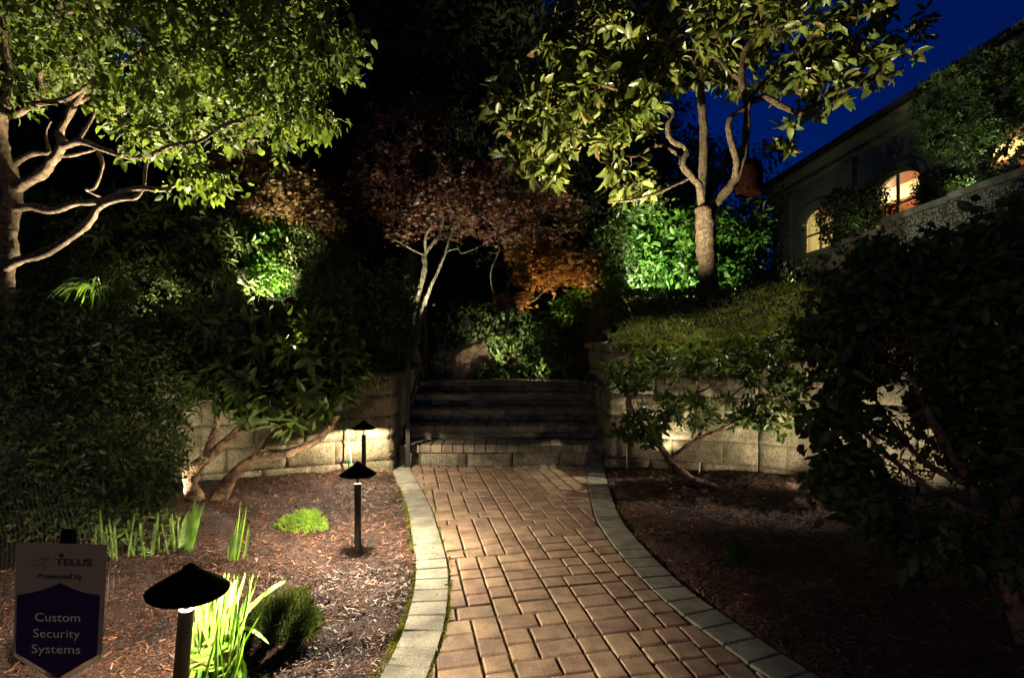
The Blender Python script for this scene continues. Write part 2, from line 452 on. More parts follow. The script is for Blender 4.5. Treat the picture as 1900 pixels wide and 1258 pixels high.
def sm(t):
    t = np.clip(t, 0, 1); return t * t * (3 - 2 * t)
def hill(x, y):
    x = np.asarray(x, float); y = np.asarray(y, float)
    hc = np.interp(y, [7.7, 9.4, 12, 16, 24, 45, 60], [0.86, 0.9, 1.6, 3.2, 7.5, 17.0, 20.0])
    dl = y - np.interp(x, WL[:, 0], WL[:, 1]); dr = y - np.interp(x, WR[:, 0], WR[:, 1])
    hl = np.interp(dl, [0, 0.3, 2, 5, 12, 20, 40, 55], [1.02, 1.08, 1.3, 2.0, 4.5, 8.0, 17.0, 20.0])
    hr = np.interp(dr, [0, 0.4, 1.3, 2.2, 6, 12, 50], [1.40, 1.5, 2.0, 2.1, 2.3, 3.0, 8.0]) + 0.24 * sm((x - 2.6) / 0.4) * np.interp(dr, [0, .7], [1, 0])
    w = np.interp(y, [6, 8.5, 10, 14], [0.02, 0.05, 1.2, 3.0])
    tl = sm((-1.37 + w * 0.5 - x) / w + 0.0); tr = sm((x - 1.12 + w * 0.5) / w)
    z = hc * (1 - tl) * (1 - tr) + hl * tl + hr * tr * (1 - tl)
    p = np.stack([x, y, 0 * x], -1)
    return z + 0.05 * noise3(p * 1.4) * np.clip(y - 7, 0.2, 2) * 0.5

def terrain(name, xs, y0fn, smax):
    ss = np.concatenate([np.arange(0, 4, 0.16), np.arange(4, 12, 0.5), np.linspace(12, smax, 20)])
    X = np.repeat(np.asarray(xs)[:, None], len(ss), 1)
    Y = y0fn(X) + ss[None, :]
    Z = hill(X, Y)
    n, m = X.shape
    i, j = np.meshgrid(np.arange(n - 1), np.arange(m - 1), indexing='ij')
    Fa = np.stack([i * m + j, (i + 1) * m + j, (i + 1) * m + j + 1, i * m + j + 1], -1).reshape(-1, 4)
    mb = MB(); mb.add_arr(np.stack([X, Y, Z], -1).reshape(-1, 3), Fa)
    o = mb.build(name, M['soil'], None, True); o['kind'] = 'structure'
terrain('hillside', np.concatenate([np.linspace(-40, -9, 12), np.linspace(-8.7, -1.37, 50)]), lambda x: np.interp(x, WL[:, 0], WL[:, 1]) + 0.12, 60)
terrain('hillside', np.linspace(-1.37, 1.12, 26), lambda x: 0 * x + 7.76, 60)
terrain('hillside', np.concatenate([np.linspace(1.12, 7.1, 42)]), lambda x: np.interp(x, WR[:, 0], WR[:, 1]) + 0.12, 60)

# ------------------------------------------------------------------ path
def clip(poly, p, n):                             # keep the side where (q-p).n >= 0
    out = []
    for k in range(len(poly)):
        a, b = poly[k], poly[(k + 1) % len(poly)]
        da, db = np.dot(a - p, n), np.dot(b - p, n)
        if da >= 0: out.append(a)
        if da * db < 0: out.append(a + (b - a) * da / (da - db))
    return out
def area(poly):
    q = np.array(poly); x, y = q[:, 0], q[:, 1]
    return 0.5 * np.sum(x * np.roll(y, -1) - np.roll(x, -1) * y)
def inset(poly, d):
    q = np.array(poly); n = len(q); out = []
    for k in range(n):
        a, b, c = q[k - 1], q[k], q[(k + 1) % n]
        e1, e2 = unit(b - a), unit(c - b)
        n1, n2 = np.array([-e1[1], e1[0]]), np.array([-e2[1], e2[0]])
        h = n1 + n2; den = 1 + np.dot(n1, n2)
        out.append(b + h * d / max(den, 0.35))
    return np.array(out)
def stone(mb, poly, gap=0.0064, top=0.0, depth=0.05):
    poly = [poly[k] for k in range(len(poly)) if np.linalg.norm(poly[k] - poly[k - 1]) > 0.006]
    if len(poly) < 3: return
    if area(poly) < 0: poly = poly[::-1]
    if area(poly) < 0.0009: return
    g = gap + random.uniform(-0.001, 0.0018)
    o = inset(poly, g); m_ = inset(poly, g + 0.002); t = inset(poly, g + 0.0055)
    if area(t) < 0.0002: return
    c = o.mean(0); tilt = np.array([random.gauss(0, 0.005), random.gauss(0, 0.005)]); dz = top + random.gauss(0, 0.0009)
    j = lambda q: q + np.array([[random.gauss(0, 0.0011), random.gauss(0, 0.0011)] for _ in q])
    z = lambda q, b: np.column_stack([q, dz + b + (q - c) @ tilt])
    n = len(o)
    V = np.vstack([z(o, -depth), z(j(o), -0.012), z(j(m_), -0.004), z(t, 0.0)])
    Fc = [tuple(range(3 * n, 4 * n))]
    for L in range(3):
        Fc += [(L * n + k, L * n + (k + 1) % n, (L + 1) * n + (k + 1) % n, (L + 1) * n + k) for k in range(n)]
    mb.add(V, Fc)

def build_path():
    mb = MB()
    A = R(11.3); e = np.array([math.cos(A), math.sin(A)]); u = np.array([-math.sin(A), math.cos(A)])   # e across, u along
    c = 0.067
    N = 12
    def tiling():                                 # random exact tiling of an N x N block with squares and half-long stones
        grid = [[0] * N for _ in range(N)]; out = []; steps = [0]
        def rec(q):
            steps[0] += 1
            if steps[0] > 4000: return False
            while q < N * N and grid[q // N][q % N]: q += 1
            if q == N * N: return True
            y, x = divmod(q, N)
            ps = [(2, 2), (2, 2), (2, 3), (3, 2), (3, 2)]; random.shuffle(ps)
            for w, h in ps:
                if x + w > N or y + h > N or any(grid[y + j][x + i] for j in range(h) for i in range(w)): continue
                for j in range(h):
                    for i in range(w): grid[y + j][x + i] = 1
                out.append((x, y, w, h))
                if rec(q + 1): return True
                out.pop()
                for j in range(h):
                    for i in range(w): grid[y + j][x + i] = 0
            return False
        while not rec(0):
            grid = [[0] * N for _ in range(N)]; out.clear(); steps[0] = 0
        return list(out)
    for mi in range(-5, 7):
        off = random.randint(0, 11)
        for mj in range(-4, 11):
            cells = tiling()
            for (a, b, w, h) in cells:
                x0 = (mi * N + a) * c; y0 = (mj * N + b + off) * c
                poly = [e * x + u * y for x, y in ((x0, y0), (x0 + w * c, y0), (x0 + w * c, y0 + h * c), (x0, y0 + h * c))]
                m = np.mean(poly, 0)
                if m[1] < -0.8 or m[1] > YS + 0.1 or m[0] < xl_in(m[1]) - 0.2 or m[0] > xr_in(m[1]) + 0.2: continue
                for fn, sg in ((xl_in, 1), (xr_in, -1)):
                    y = m[1]; d = (fn(y + 0.08) - fn(y - 0.08)) / 0.16
                    nn = unit(np.array([1.0, -d])) * sg
                    poly = clip(poly, np.array([fn(y), y]), nn)
                    if len(poly) < 3: break
                if len(poly) < 3: continue
                poly = clip(poly, np.array([0, YS - 0.13]), np.array([0, -1.0]))
                if len(poly) < 3: continue
                stone(mb, poly)
    x = float(xl_in(YS - 0.07))
    while x < xr_in(YS - 0.07) - 0.05:            # header row against the lowest step
        w = 0.105
        stone(mb, [np.array(q) for q in ((x, YS - 0.13), (x + w, YS - 0.13), (x + w, YS - 0.004), (x, YS - 0.004))]); x += w
    o = mb.build('path', M['paver']); o['kind'] = 'structure'
    mb = MB()
    for fn, sg in ((xl_out, 1), (xr_out, -1)):
        p, n = edge_frames(fn, -0.8, YS - 0.02, 0.142)
        q = p + n * BW * sg
        for k in range(len(p) - 1):
            stone(mb, [p[k], q[k], q[k + 1], p[k + 1]], 0.0032, 0.002, 0.085)
    o = mb.build('path_edging', M['border']); o['kind'] = 'structure'
    mb = MB()
    ys = np.linspace(-0.8, YS, 120)
    L = np.stack([xl_out(ys) + 0.03, ys, 0 * ys - 0.0135], 1); Rr = np.stack([xr_out(ys) - 0.03, ys, 0 * ys - 0.0135], 1)
    n = len(ys)
    mb.add_arr(np.vstack([L, Rr]), np.array([(k, n + k, n + k + 1, k + 1) for k in range(n - 1)]))
    o = mb.build('path_joints', M['joint']); o['kind'] = 'structure'
build_path()

# ------------------------------------------------------------------ leaves and branches
def leaf_template(kind):
    if kind == 'oval':                            # folded oval leaf, 8 vertices
        V = np.array([(0, 0, 0), (0, .35, -.03), (0, .7, -.05), (0, 1, -.13), (-.5, .33, .07), (-.42, .68, .05), (.5, .33, .07), (.42, .68, .05)], float)
        Fs = [np.array([(0, 1, 4), (2, 3, 5), (1, 0, 6), (3, 2, 7)]), np.array([(1, 2, 5, 4), (2, 1, 6, 7)])]
    elif kind == 'heart':
        V = np.array([(0, 0, 0), (0, .3, -.03), (0, .62, -.06), (0, 1, -.16), (-.5, .22, .06), (-.38, .6, .03), (.5, .22, .06), (.38, .6, .03)], float)
        Fs = [np.array([(0, 1, 4), (2, 3, 5), (1, 0, 6), (3, 2, 7)]), np.array([(1, 2, 5, 4), (2, 1, 6, 7)])]
    elif kind == 'kite':
        V = np.array([(0, 0, 0), (-.5, .45, .06), (0, 1, -.06), (.5, .45, .06)], float)
        Fs = [np.array([(0, 2, 1), (0, 3, 2)])]
    elif kind == 'palm':                          # five-fingered maple leaf
        pts = [(0, 0, 0)]; Fq = []
        ang = [-70, -36, 0, 36, 70]; ln = [.55, .85, 1, .85, .55]
        for a, l in zip(ang, ln):
            pts.append((math.sin(R(a)) * l, math.cos(R(a)) * l, -.08))
        nb = []
        for a in (-95, -53, -18, 18, 53, 95):
            nb.append(len(pts)); pts.append((math.sin(R(a)) * .3, math.cos(R(a)) * .3, .03))
        V = np.array(pts, float)
        Fs = [np.array([(0, nb[k + 1], k + 1, nb[k]) for k in range(5)])]
    elif kind == 'chip':
        V = np.array([(-.5, 0, 0), (.5, 0.03, 0), (.35, 1, .0), (-.4, .93, .0)], float)
        Fs = [np.array([(0, 1, 2, 3)])]
    return V, Fs

def add_leaves(mb, kind, pos, d, nrm, L, Wd):
    V, Fs = leaf_template(kind)
    pos = np.asarray(pos, float); N = len(pos)
    if N == 0: return
    d = unit(d)
    x = unit(np.cross(d, nrm)); z = np.cross(x, d)
    L = np.broadcast_to(L, (N,)); Wd = np.broadcast_to(Wd, (N,))
    q = pos[:, None, :] + V[None, :, 0:1] * Wd[:, None, None] * x[:, None, :] + V[None, :, 1:2] * L[:, None, None] * d[:, None, :] + V[None, :, 2:3] * L[:, None, None] * z[:, None, :]
    k = len(V); base = mb.n
    mb.v.append(q.reshape(-1, 3)); mb.n += N * k
    for f in Fs:
        a = (f[None] + (np.arange(N) * k)[:, None, None] + base).reshape(-1, f.shape[1])
        mb.idx.append(a.ravel()); mb.cnt.append(np.full(len(a), f.shape[1]))

def in_blobs(blobs, n, r, shell=0.0):
    """n points in a union of ellipsoids (centre, radii); shell pushes them outwards."""
    vol = np.array([np.prod(b[1]) ** 0.8 for b in blobs]); k = r.choice(len(blobs), n, p=vol / vol.sum())
    u = unit(r.normal(size=(n, 3))); s = r.random(n) ** (1 / 3.0)
    s = shell + (1 - shell) * s
    C = np.array([b[0] for b in blobs]); A = np.array([b[1] for b in blobs])
    return C[k] + u * s[:, None] * A[k]

def grow(skel, tips, r, jit=0.08, up=0.0):
    """Join every tip to the nearest point grown so far. Returns twigs (polylines), and the direction at each tip."""
    nodes = np.array(skel, float)
    d = np.min(np.linalg.norm(tips[:, None, :] - nodes[None, ::3, :], axis=2), axis=1)
    order = np.argsort(d)
    cap = len(nodes) + len(tips) * 4
    buf = np.zeros((cap, 3)); buf[:len(nodes)] = nodes; n = len(nodes)
    twigs = []; dirs = np.zeros((len(tips), 3))
    for k in order:
        t = tips[k]
        dd = np.linalg.norm(buf[:n] - t, axis=1)
        a = buf[int(np.argmin(dd))]
        L = np.linalg.norm(t - a)
        m1 = a + (t - a) * 0.35 + r.normal(size=3) * L * jit + np.array([0, 0, up * L])
        m2 = a + (t - a) * 0.7 + r.normal(size=3) * L * jit + np.array([0, 0, up * L])
        pl = np.array([a, m1, m2, t])
        twigs.append(pl)
        buf[n:n + 3] = pl[1:]; n += 3
        dirs[k] = t - m2
    return twigs, unit(dirs)

def twig_mesh(mb, twigs, r0=0.008, r1=0.002, sides=4):
    for pl in twigs:
        L = np.linalg.norm(pl[-1] - pl[0])
        ra = min(r0, r1 + 0.02 * L)
        mb.tube(pl, np.linspace(ra, r1, len(pl)), sides, False)

def whorl(mb, kind, tips, dirs, r, n=(5, 9), L=(0.1, 0.16), ratio=0.45, spread=(40, 95), droop=0.25, back=0.06):
    pos = []; dd = []; nn = []; LL = []
    for t, d in zip(tips, dirs):
        d = unit(d + np.array([0, 0, 0.15])); k = r.integers(n[0], n[1] + 1)
        a = np.cross(d, [0.2, 0.4, 1.0]); a = unit(a); b = np.cross(d, a)
        ph = r.random() * 6.28
        for i in range(k):
            an = ph + i * 2.4 + r.normal() * 0.25; sp = R(r.uniform(*spread))
            rad = math.cos(an) * a + math.sin(an) * b
            v = d * math.cos(sp) + rad * math.sin(sp) + np.array([0, 0, -droop * r.uniform(0.3, 1.4)])
            pos.append(t - d * back * r.random() * 1.5 + rad * 0.006); dd.append(v); nn.append(d + 0.25 * r.normal(size=3)); LL.append(r.uniform(*L))
    LL = np.array(LL)
    add_leaves(mb, kind, pos, np.array(dd), np.array(nn), LL, LL * ratio * r.uniform(0.8, 1.2, len(LL)))

def fill_leaves(mb, kind, twigs, r, per=8, L=(0.06, 0.1), ratio=0.6, droop=0.5, spread=0.05, flat=0.5):
    pos = []; dd = []
    for pl in twigs:
        ln = np.linalg.norm(pl[-1] - pl[0]); k = max(2, int(per * (0.6 + 0.8 * r.random())))
        t = 1 - r.random(k) ** 1.3 * 0.8
        s = np.array([np.interp(t, [0, .35, .7, 1], pl[:, c]) for c in range(3)]).T
        pos.append(s + r.normal(size=(k, 3)) * spread)
        dd.append(unit(pl[-1] - pl[0]) * 0.5 + unit(r.normal(size=(k, 3))) + np.array([0, 0, -droop]))
    pos = np.vstack(pos); dd = np.vstack(dd)
    LL = r.uniform(*L, len(pos))
    nn = np.array([0, 0, 1.0]) * flat + unit(r.normal(size=(len(pos), 3))) * (1 - flat)
    add_leaves(mb, kind, pos, dd, nn + 1e-3, LL, LL * ratio * r.uniform(0.8, 1.2, len(LL)))

def limb(mb, pts, r0, r1, sides=12, n=9, knob=0.16, r=rng):
    c = cr(pts, n)
    m = len(c)
    rr = np.linspace(r0, r1, m) * (1 + knob * noise3(c * 7.0))
    k0 = len(mb.v); mb.tube(c, rr, sides)
    V = mb.v[k0]; ax = np.repeat(c, sides, axis=0); out = V - ax
    mb.v[k0] = ax + out * (1 + .16 * noise3(V * 11)[:, None] + .10 * noise3(V * 26 + 3)[:, None])
    return c

def make_tree(name, label, cat, base, limbs, blobs, ntips, seed, mat_leaf, mat_bark, leafer, shell=0.3, jit=0.1, r0=0.012, r1=0.0025, group=None, up=0.0, keep=None, twig_sides=4, extra=None):
    r = np.random.default_rng(seed)
    root = thing(name, label, cat, base, group)
    tb = MB(); skel = []
    for (pts, a, b) in limbs: skel.append(limb(tb, pts, a, b, r=r))
    tb.build('trunk', mat_bark, root, True)
    skel = np.vstack(skel)
    tips = in_blobs(blobs, ntips, r, shell)
    if keep is not None: tips = tips[keep(tips)]
    twigs, dirs = grow(skel, tips, r, jit, up)
    lb = MB(); leafer(lb, tips, dirs, twigs, r)
    lb.split = sum(len(c) for c in lb.cnt)        # the fine twigs are the crown's second material
    twig_mesh(lb, twigs, r0, r1, twig_sides)
    if extra is not None: extra(lb)
    lb.build('crown', [mat_leaf, mat_bark], root, True)
    return root

def EB(px, py, Y, rx, rz, dep):
    return (P(px, py, Y), np.array([rx / F * Y, dep, rz / F * Y]))
def PL(*pts):                                     # polyline: (px, py, Y)
    return [P(*p) for p in pts]


# ------------------------------------------------------------------ stone walls and steps
def split_block(mb, p0, t, nrm, s0, s1, z0, z1, r, rough=0.018):
    """Split-faced block: front grid from s0 to s1 along t, pushed out along nrm by a rough height field."""
    nx, nz = max(5, int((s1 - s0) / 0.03)), max(4, int((z1 - z0) / 0.03))
    a = np.linspace(0, 1, nx + 1); b = np.linspace(0, 1, nz + 1)
    A_, B_ = np.meshgrid(a, b, indexing='ij')
    s = s0 + 0.002 + (s1 - s0 - 0.004) * A_; z = z0 + 0.002 + (z1 - z0 - 0.004) * B_
    edge = np.minimum(np.minimum(A_, 1 - A_) * (s1 - s0), np.minimum(B_, 1 - B_) * (z1 - z0))
    ph = r.random(3) * 50
    q = np.stack([s, z, 0 * s], -1)
    d = 0.55 * rough * noise3(q * 6 + ph) + rough * 0.75 * np.abs(noise3(q * 16 + ph)) + 0.5 * rough * noise3(q * 40 + ph) + 0.3 * rough * noise3(q * 80 + ph)
    d = (d + r.normal() * 0.004) * np.clip(edge / 0.02, 0, 1) - 0.022 * (edge < 1e-6)
    V = np.array(p0)[None, None, :] + s[..., None] * t + d[..., None] * nrm + z[..., None] * np.array([0, 0, 1.0])
    n, m = A_.shape
    i, j = np.meshgrid(np.arange(n - 1), np.arange(m - 1), indexing='ij')
    mb.add_arr(V.reshape(-1, 3), np.stack([i * m + j, (i + 1) * m + j, (i + 1) * m + j + 1, i * m + j + 1], -1).reshape(-1, 4))

def stone_wall(name, label, line, tops, loc, seed, bl=0.5, ch=0.24, cap=0.12):
    r = np.random.default_rng(seed)
    root = thing(name, label, 'wall', loc)
    mb = MB(); cb = MB(); bk = MB()
    for k in range(len(line) - 1):
        a = np.array([*line[k], 0.0]); b = np.array([*line[k + 1], 0.0])
        t = unit(b - a); L = np.linalg.norm(b - a); nrm = np.array([t[1], -t[0], 0])
        z = -0.12; row = 0
        while z < tops[k] - 0.01:
            h = min(ch, tops[k] - z)
            tgt = cb if h < ch - 0.02 or z + h > tops[k] - 0.01 else mb
            s = 0.0; first = True
            while s < L - 0.02:
                w = bl * (0.5 if (first and row % 2) else 1.0) * r.uniform(0.9, 1.1); first = False
                e = s + w
                if L - e < 0.14: e = L
                split_block(tgt, a, t, nrm, s, min(e, L), z, z + h, r); s = e
            z += h; row += 1
        c = (a + b) / 2 - nrm * 0.155
        bk.obox(c + np.array([0, 0, (tops[k] - 0.13) / 2]), t * (L / 2), nrm * 0.13, np.array([0, 0, (tops[k] - 0.006 + 0.13) / 2]))
        top = c + nrm * 0.018 + np.array([0, 0, tops[k] - 0.015])
        cb.obox(top, t * (L / 2), nrm * 0.115, np.array([0, 0, 0.0145]))
    mb.build('block_courses', M['block'], root, True)
    cb.build('cap_course', M['block'], root, True)
    bk.build('core', M['soil'], root)
    return root

stone_wall('retaining_wall', 'lower split-face stone block wall on the left behind the leaning rhododendron', [[-9.0, 3.2], [-5.0, 4.55], [-3.06, 5.3], [-1.34, 6.0], [-1.36, 8.75]], [1.08, 1.08, 1.08, 1.08], (-3.06, 5.3, 0), 11)
stone_wall('retaining_wall', 'taller split-face stone block wall right of the steps with clipped ground cover along its top', [[1.12, 8.75], [1.08, 6.14], [2.59, 5.66], [3.62, 4.83], [4.75, 3.7], [5.6, 2.5], [6.4, 0.5]], [1.44, 1.44, 1.44, 1.68, 1.68, 1.68, 1.68], (2.59, 5.66, 0), 12)

def build_steps():
    r = np.random.default_rng(5)
    root = thing('garden_steps', 'five broad block steps with paver nosings at the end of the brick path', 'steps', (-0.1, YS, 0))
    zs = [0.0, 0.233, 0.394, 0.555, 0.717, 0.878]; tr = 0.372; x0, x1 = -1.33, 1.09
    for k in range(1, 6):
        yf = YS + (k - 1) * tr; nh = 0.09 if k == 1 else 0.072
        rb = MB(); s = -r.uniform(0, 0.4)
        while s < x1 - x0:
            e = s + 0.56 * r.uniform(0.92, 1.06)
            split_block(rb, np.array([x0, yf + 0.012, 0]), np.array([1.0, 0, 0]), np.array([0, -1.0, 0]), max(s, 0), min(e, x1 - x0), zs[k - 1] - (0.05 if k == 1 else 0), zs[k] - nh, r, 0.012) if min(e, x1 - x0) - max(s, 0) > 0.04 else None
            s = e
        rb.box(x0, x1, yf + 0.04, yf + tr + 0.1, zs[k - 1] - 0.1, zs[k] - nh)
        rb.build('riser', M['step_block'], root, True)
        tb = MB(); x = x0
        n = int((x1 - x0) / 0.123); w = (x1 - x0) / n
        for q in range(n):
            xa = x0 + q * w; dz = r.normal() * 0.0015; g = 0.005; b = 0.006; dy = r.normal() * 0.0015
            f, bk_ = yf - 0.008 + dy, yf + 0.2
            A = (xa + g, xa + w - g); zt, zb = zs[k] + dz, zs[k] - nh + 0.002
            V = [(A[0], f, zb), (A[1], f, zb), (A[1], f, zt - b), (A[0], f, zt - b), (A[0] + b, f + b, zt), (A[1] - b, f + b, zt), (A[1] - b, bk_ - b, zt), (A[0] + b, bk_ - b, zt), (A[0], bk_, zt - b), (A[1], bk_, zt - b), (A[0], bk_, zb), (A[1], bk_, zb)]
            tb.add(V, [(0, 1, 2, 3), (3, 2, 5, 4), (4, 5, 6, 7), (7, 6, 9, 8), (8, 9, 11, 10), (0, 3, 8, 10), (3, 4, 7, 8), (1, 11, 9, 2), (2, 9, 6, 5)])
        tb.box(x0, x1, yf + 0.012, yf + 0.19, zs[k] - nh, zs[k] - 0.012)
        depth = tr if k < 5 else 1.0
        q = yf + 0.2
        while q < yf + depth - 0.02:
            for c in range(n):
                xa = x0 + c * w
                stone(tb, [np.array(v) for v in ((xa, q), (xa + w, q), (xa + w, min(q + 0.2, yf + depth)), (xa, min(q + 0.2, yf + depth)))], 0.003, zs[k])
            q += 0.2
        tb.build('tread', M['step_paver'], root)
build_steps()

# ------------------------------------------------------------------ upper right: terrace, capped wall, building
TX, BX = 7.2, 9.33
mb = MB(); mb.box(TX + 0.18, BX + 0.2, 1.0, 24, 0.5, 3.56); o = mb.build('terrace', M['soil']); o['kind'] = 'structure'
def capped_wall():
    root = thing('terrace_wall', 'pebble-dashed wall with stepped concrete coping climbing below the lit windows', 'wall', (TX, 9, 0.5))
    w = MB(); c = MB()
    for (y0, y1, z) in ((10.42, 11.7, 3.70), (8.85, 10.42, 3.86), (7.3, 8.85, 3.90), (5.0, 7.3, 3.94)):
        w.box(TX, TX + 0.16, y0 + 0.001, y1 - 0.001, 0.5, z - 0.13)
        zz = z
        V = [(TX - 0.06, zz - 0.125), (TX + 0.24, zz - 0.125), (TX + 0.24, zz - 0.02), (TX + 0.2, zz), (TX - 0.03, zz), (TX - 0.06, zz - 0.025)]
        c.prism(V, lambda a, b, d: (a, d, b), y0 + 0.004, y1 - 0.004)
    w.build('wall', M['pebble'], root); c.build('coping', M['coping'], root)
    w2 = MB(); w2.box(TX + 0.02, TX + 0.17, 11.71, 24, 0.5, 3.5)
    w2.build('lower_wall', M['plaster'], root)
capped_wall()

def building():
    root = thing('building', 'long pale green rendered building with arched lit windows and heavy cornice', 'building', (BX, 13, 3.5))
    Y0, Y1, Z0, Z1 = 4.9, 19.3, 3.0, 6.75
    wins = [(6.6, 0.85), (9.9, 0.85), (13.2, 0.85), (16.5, 0.85)]
    zs, zsp, zt = 4.28, 5.28, 5.63               # sill, springing, crown
    wb = MB(); T = 0.28
    def arch(yc, hw, n=14):
        return [(yc - hw * math.cos(a), zsp + (zt - zsp) * math.sin(a)) for a in np.linspace(0, math.pi, n)]
    edges = [Y0] + sum([[c - h, c + h] for c, h in wins], []) + [Y1]
    for k in range(0, len(edges), 2): wb.box(BX, BX + T, edges[k], edges[k + 1], Z0, Z1)
    for c, h in wins:
        wb.box(BX, BX + T, c - h, c + h, Z0, zs)
        a = arch(c, h)
        for p, q in zip(a[:-1], a[1:]):
            V = [(x, y, z) for x in (BX, BX + T) for (y, z) in (p, q, (q[0], Z1), (p[0], Z1))]
            wb.add(V, [(0, 1, 2, 3), (7, 6, 5, 4), (0, 4, 5, 1), (2, 6, 7, 3)])
    wb.box(BX + T, 14.2, Y1 - 0.25, Y1 - 0.002, Z0, Z1)
    wb.build('wall', M['plaster'], root)
    for y in (18.15, 14.85, 11.55, 8.25):
        p = MB(); p.box(BX - 0.10, BX - 0.001, y - 0.22, y + 0.22, Z0, 6.42); p.box(BX - 0.14, BX - 0.0015, y - 0.27, y + 0.27, 6.2, 6.44)
        p.build('pilaster', M['plaster'], root)
    cb = MB()
    prof = [(BX - 0.002, 6.46), (BX - 0.08, 6.46), (BX - 0.12, 6.53), (BX - 0.12, 6.6), (BX - 0.06, 6.62), (BX - 0.06, 6.74), (BX - 0.2, 6.8), (BX - 0.26, 6.9), (BX - 0.26, 6.96), (BX - 0.002, 6.96)]
    cb.prism(prof, lambda a, b, d: (a, d, b), Y0, Y1 + 0.2)
    cb.build('cornice', M['plaster'], root)
    rf = MB()
    V = [(BX - 0.44, 6.965), (BX - 0.44, 7.08), (14.2, 8.6), (14.2, 8.4)]
    rf.prism(V, lambda a, b, d: (a, d, b), Y0 - 0.3, Y1 + 0.4)
    rf.build('roof', M['roof'], root)
    ib = MB()                                     # the room behind: floor, ceiling, back wall
    ib.box(BX + T, 13.6, Y0, Y1 - 0.26, 3.85, 3.9); ib.box(BX + T, 13.6, Y0, Y1 - 0.26, 6.02, 6.07); ib.box(13.6, 13.7, Y0, Y1 - 0.26, 3.9, 6.05)
    ib.box(BX + T, 13.6, Y0 + 0.002, Y0 + 0.1, 3.9, 6.02)
    ib.build('room', M['cream'], root)
    bb = MB()
    for xa, xb in ((10.0, 11.0), (12.35, 13.5)): bb.box(xa, xb, Y0 + 0.11, Y1 - 0.27, 5.93, 6.015)
    bb.build('ceiling_boards', M['redwood'], root)
    for c, h in wins:
        fr = MB(); X0, X1 = BX + 0.10, BX + 0.16; t = 0.06
        a = arch(c, h); b = [(c + (y - c) * (h - t) / h, z - t * 0.9) for y, z in a]
        for (p, q, p2, q2) in zip(a[:-1], a[1:], b[:-1], b[1:]):
            V = [(x, y, z) for x in (X0, X1) for (y, z) in (p, q, q2, p2)]
            fr.add(V, [(0, 1, 2, 3), (7, 6, 5, 4), (0, 4, 5, 1), (2, 6, 7, 3)])
        fr.box(X0, X1, c - h, c - h + t, zs + t, zsp - 0.054); fr.box(X0, X1, c + h - t, c + h, zs + t, zsp - 0.054); fr.box(X0, X1, c - h, c + h, zs, zs + t - 0.001)
        fr.box(X0 + 0.004, X1 - 0.004, c - 0.035, c + 0.035, zs + t, zt - t * 0.9); fr.box(X0 + 0.006, X1 - 0.006, c - h + t, c - 0.036, 4.82, 4.88); fr.box(X0 + 0.006, X1 - 0.006, c + 0.036, c + h - t, 4.82, 4.88)
        w = fr.build('window', M['cream'], root)
        hd = MB()                                 # raised hood over the arch
        a1 = arch(c, h + 0.1, 16); a2 = [(c + (y - c) * (h + 0.26) / (h + 0.1), z + 0.02 + 0.16 * math.sin(i / 15 * math.pi) ** 0.5) for i, (y, z) in enumerate(a1)]
        a1 = [(y, z + 0.08 * math.sin(i / 15 * math.pi) ** 0.5) for i, (y, z) in enumerate(a1)]
        for (p, q, p2, q2) in zip(a1[:-1], a1[1:], a2[:-1], a2[1:]):
            V = [(x, y, z) for x in (BX - 0.07, BX - 0.001) for (y, z) in (p, q, q2, p2)]
            hd.add(V, [(0, 3, 2, 1), (0, 1, 5, 4), (2, 3, 7, 6)])
        hd.build('hood', M['plaster'], w)
        sl = MB(); sl.box(BX - 0.09, BX + 0.09, c - h - 0.1, c + h + 0.1, zs - 0.09, zs - 0.002); sl.build('sill', M['plaster'], w)
        gl = MB(); gl.box(X0 + 0.025, X0 + 0.031, c - h + 0.03, c + h - 0.03, zs + 0.03, zt - 0.05)
        gl.build('pane', M['glass'], w)
    for y, e in ((8.2, 55), (13.2, 55), (16.9, 110)):
        l = bpy.data.lights.new('room_lamp', 'POINT'); l.energy = e; l.color = (1.0, 0.78, 0.45); l.shadow_soft_size = 0.12
        lo = bpy.data.objects.new('room_lamp', l); COL.objects.link(lo); lo.parent = root; lo.location = np.array([11.4, y, 5.2]) - root_loc(root)
def glass_mat():
    m, nt, b = new_mat('window_glass')
    b.inputs['Base Color'].default_value = (1, 1, 1, 1); b.inputs['Roughness'].default_value = 0.02
    b.inputs['Transmission Weight'].default_value = 1.0; b.inputs['IOR'].default_value = 1.02
    return m
M['glass'] = glass_mat()
building()

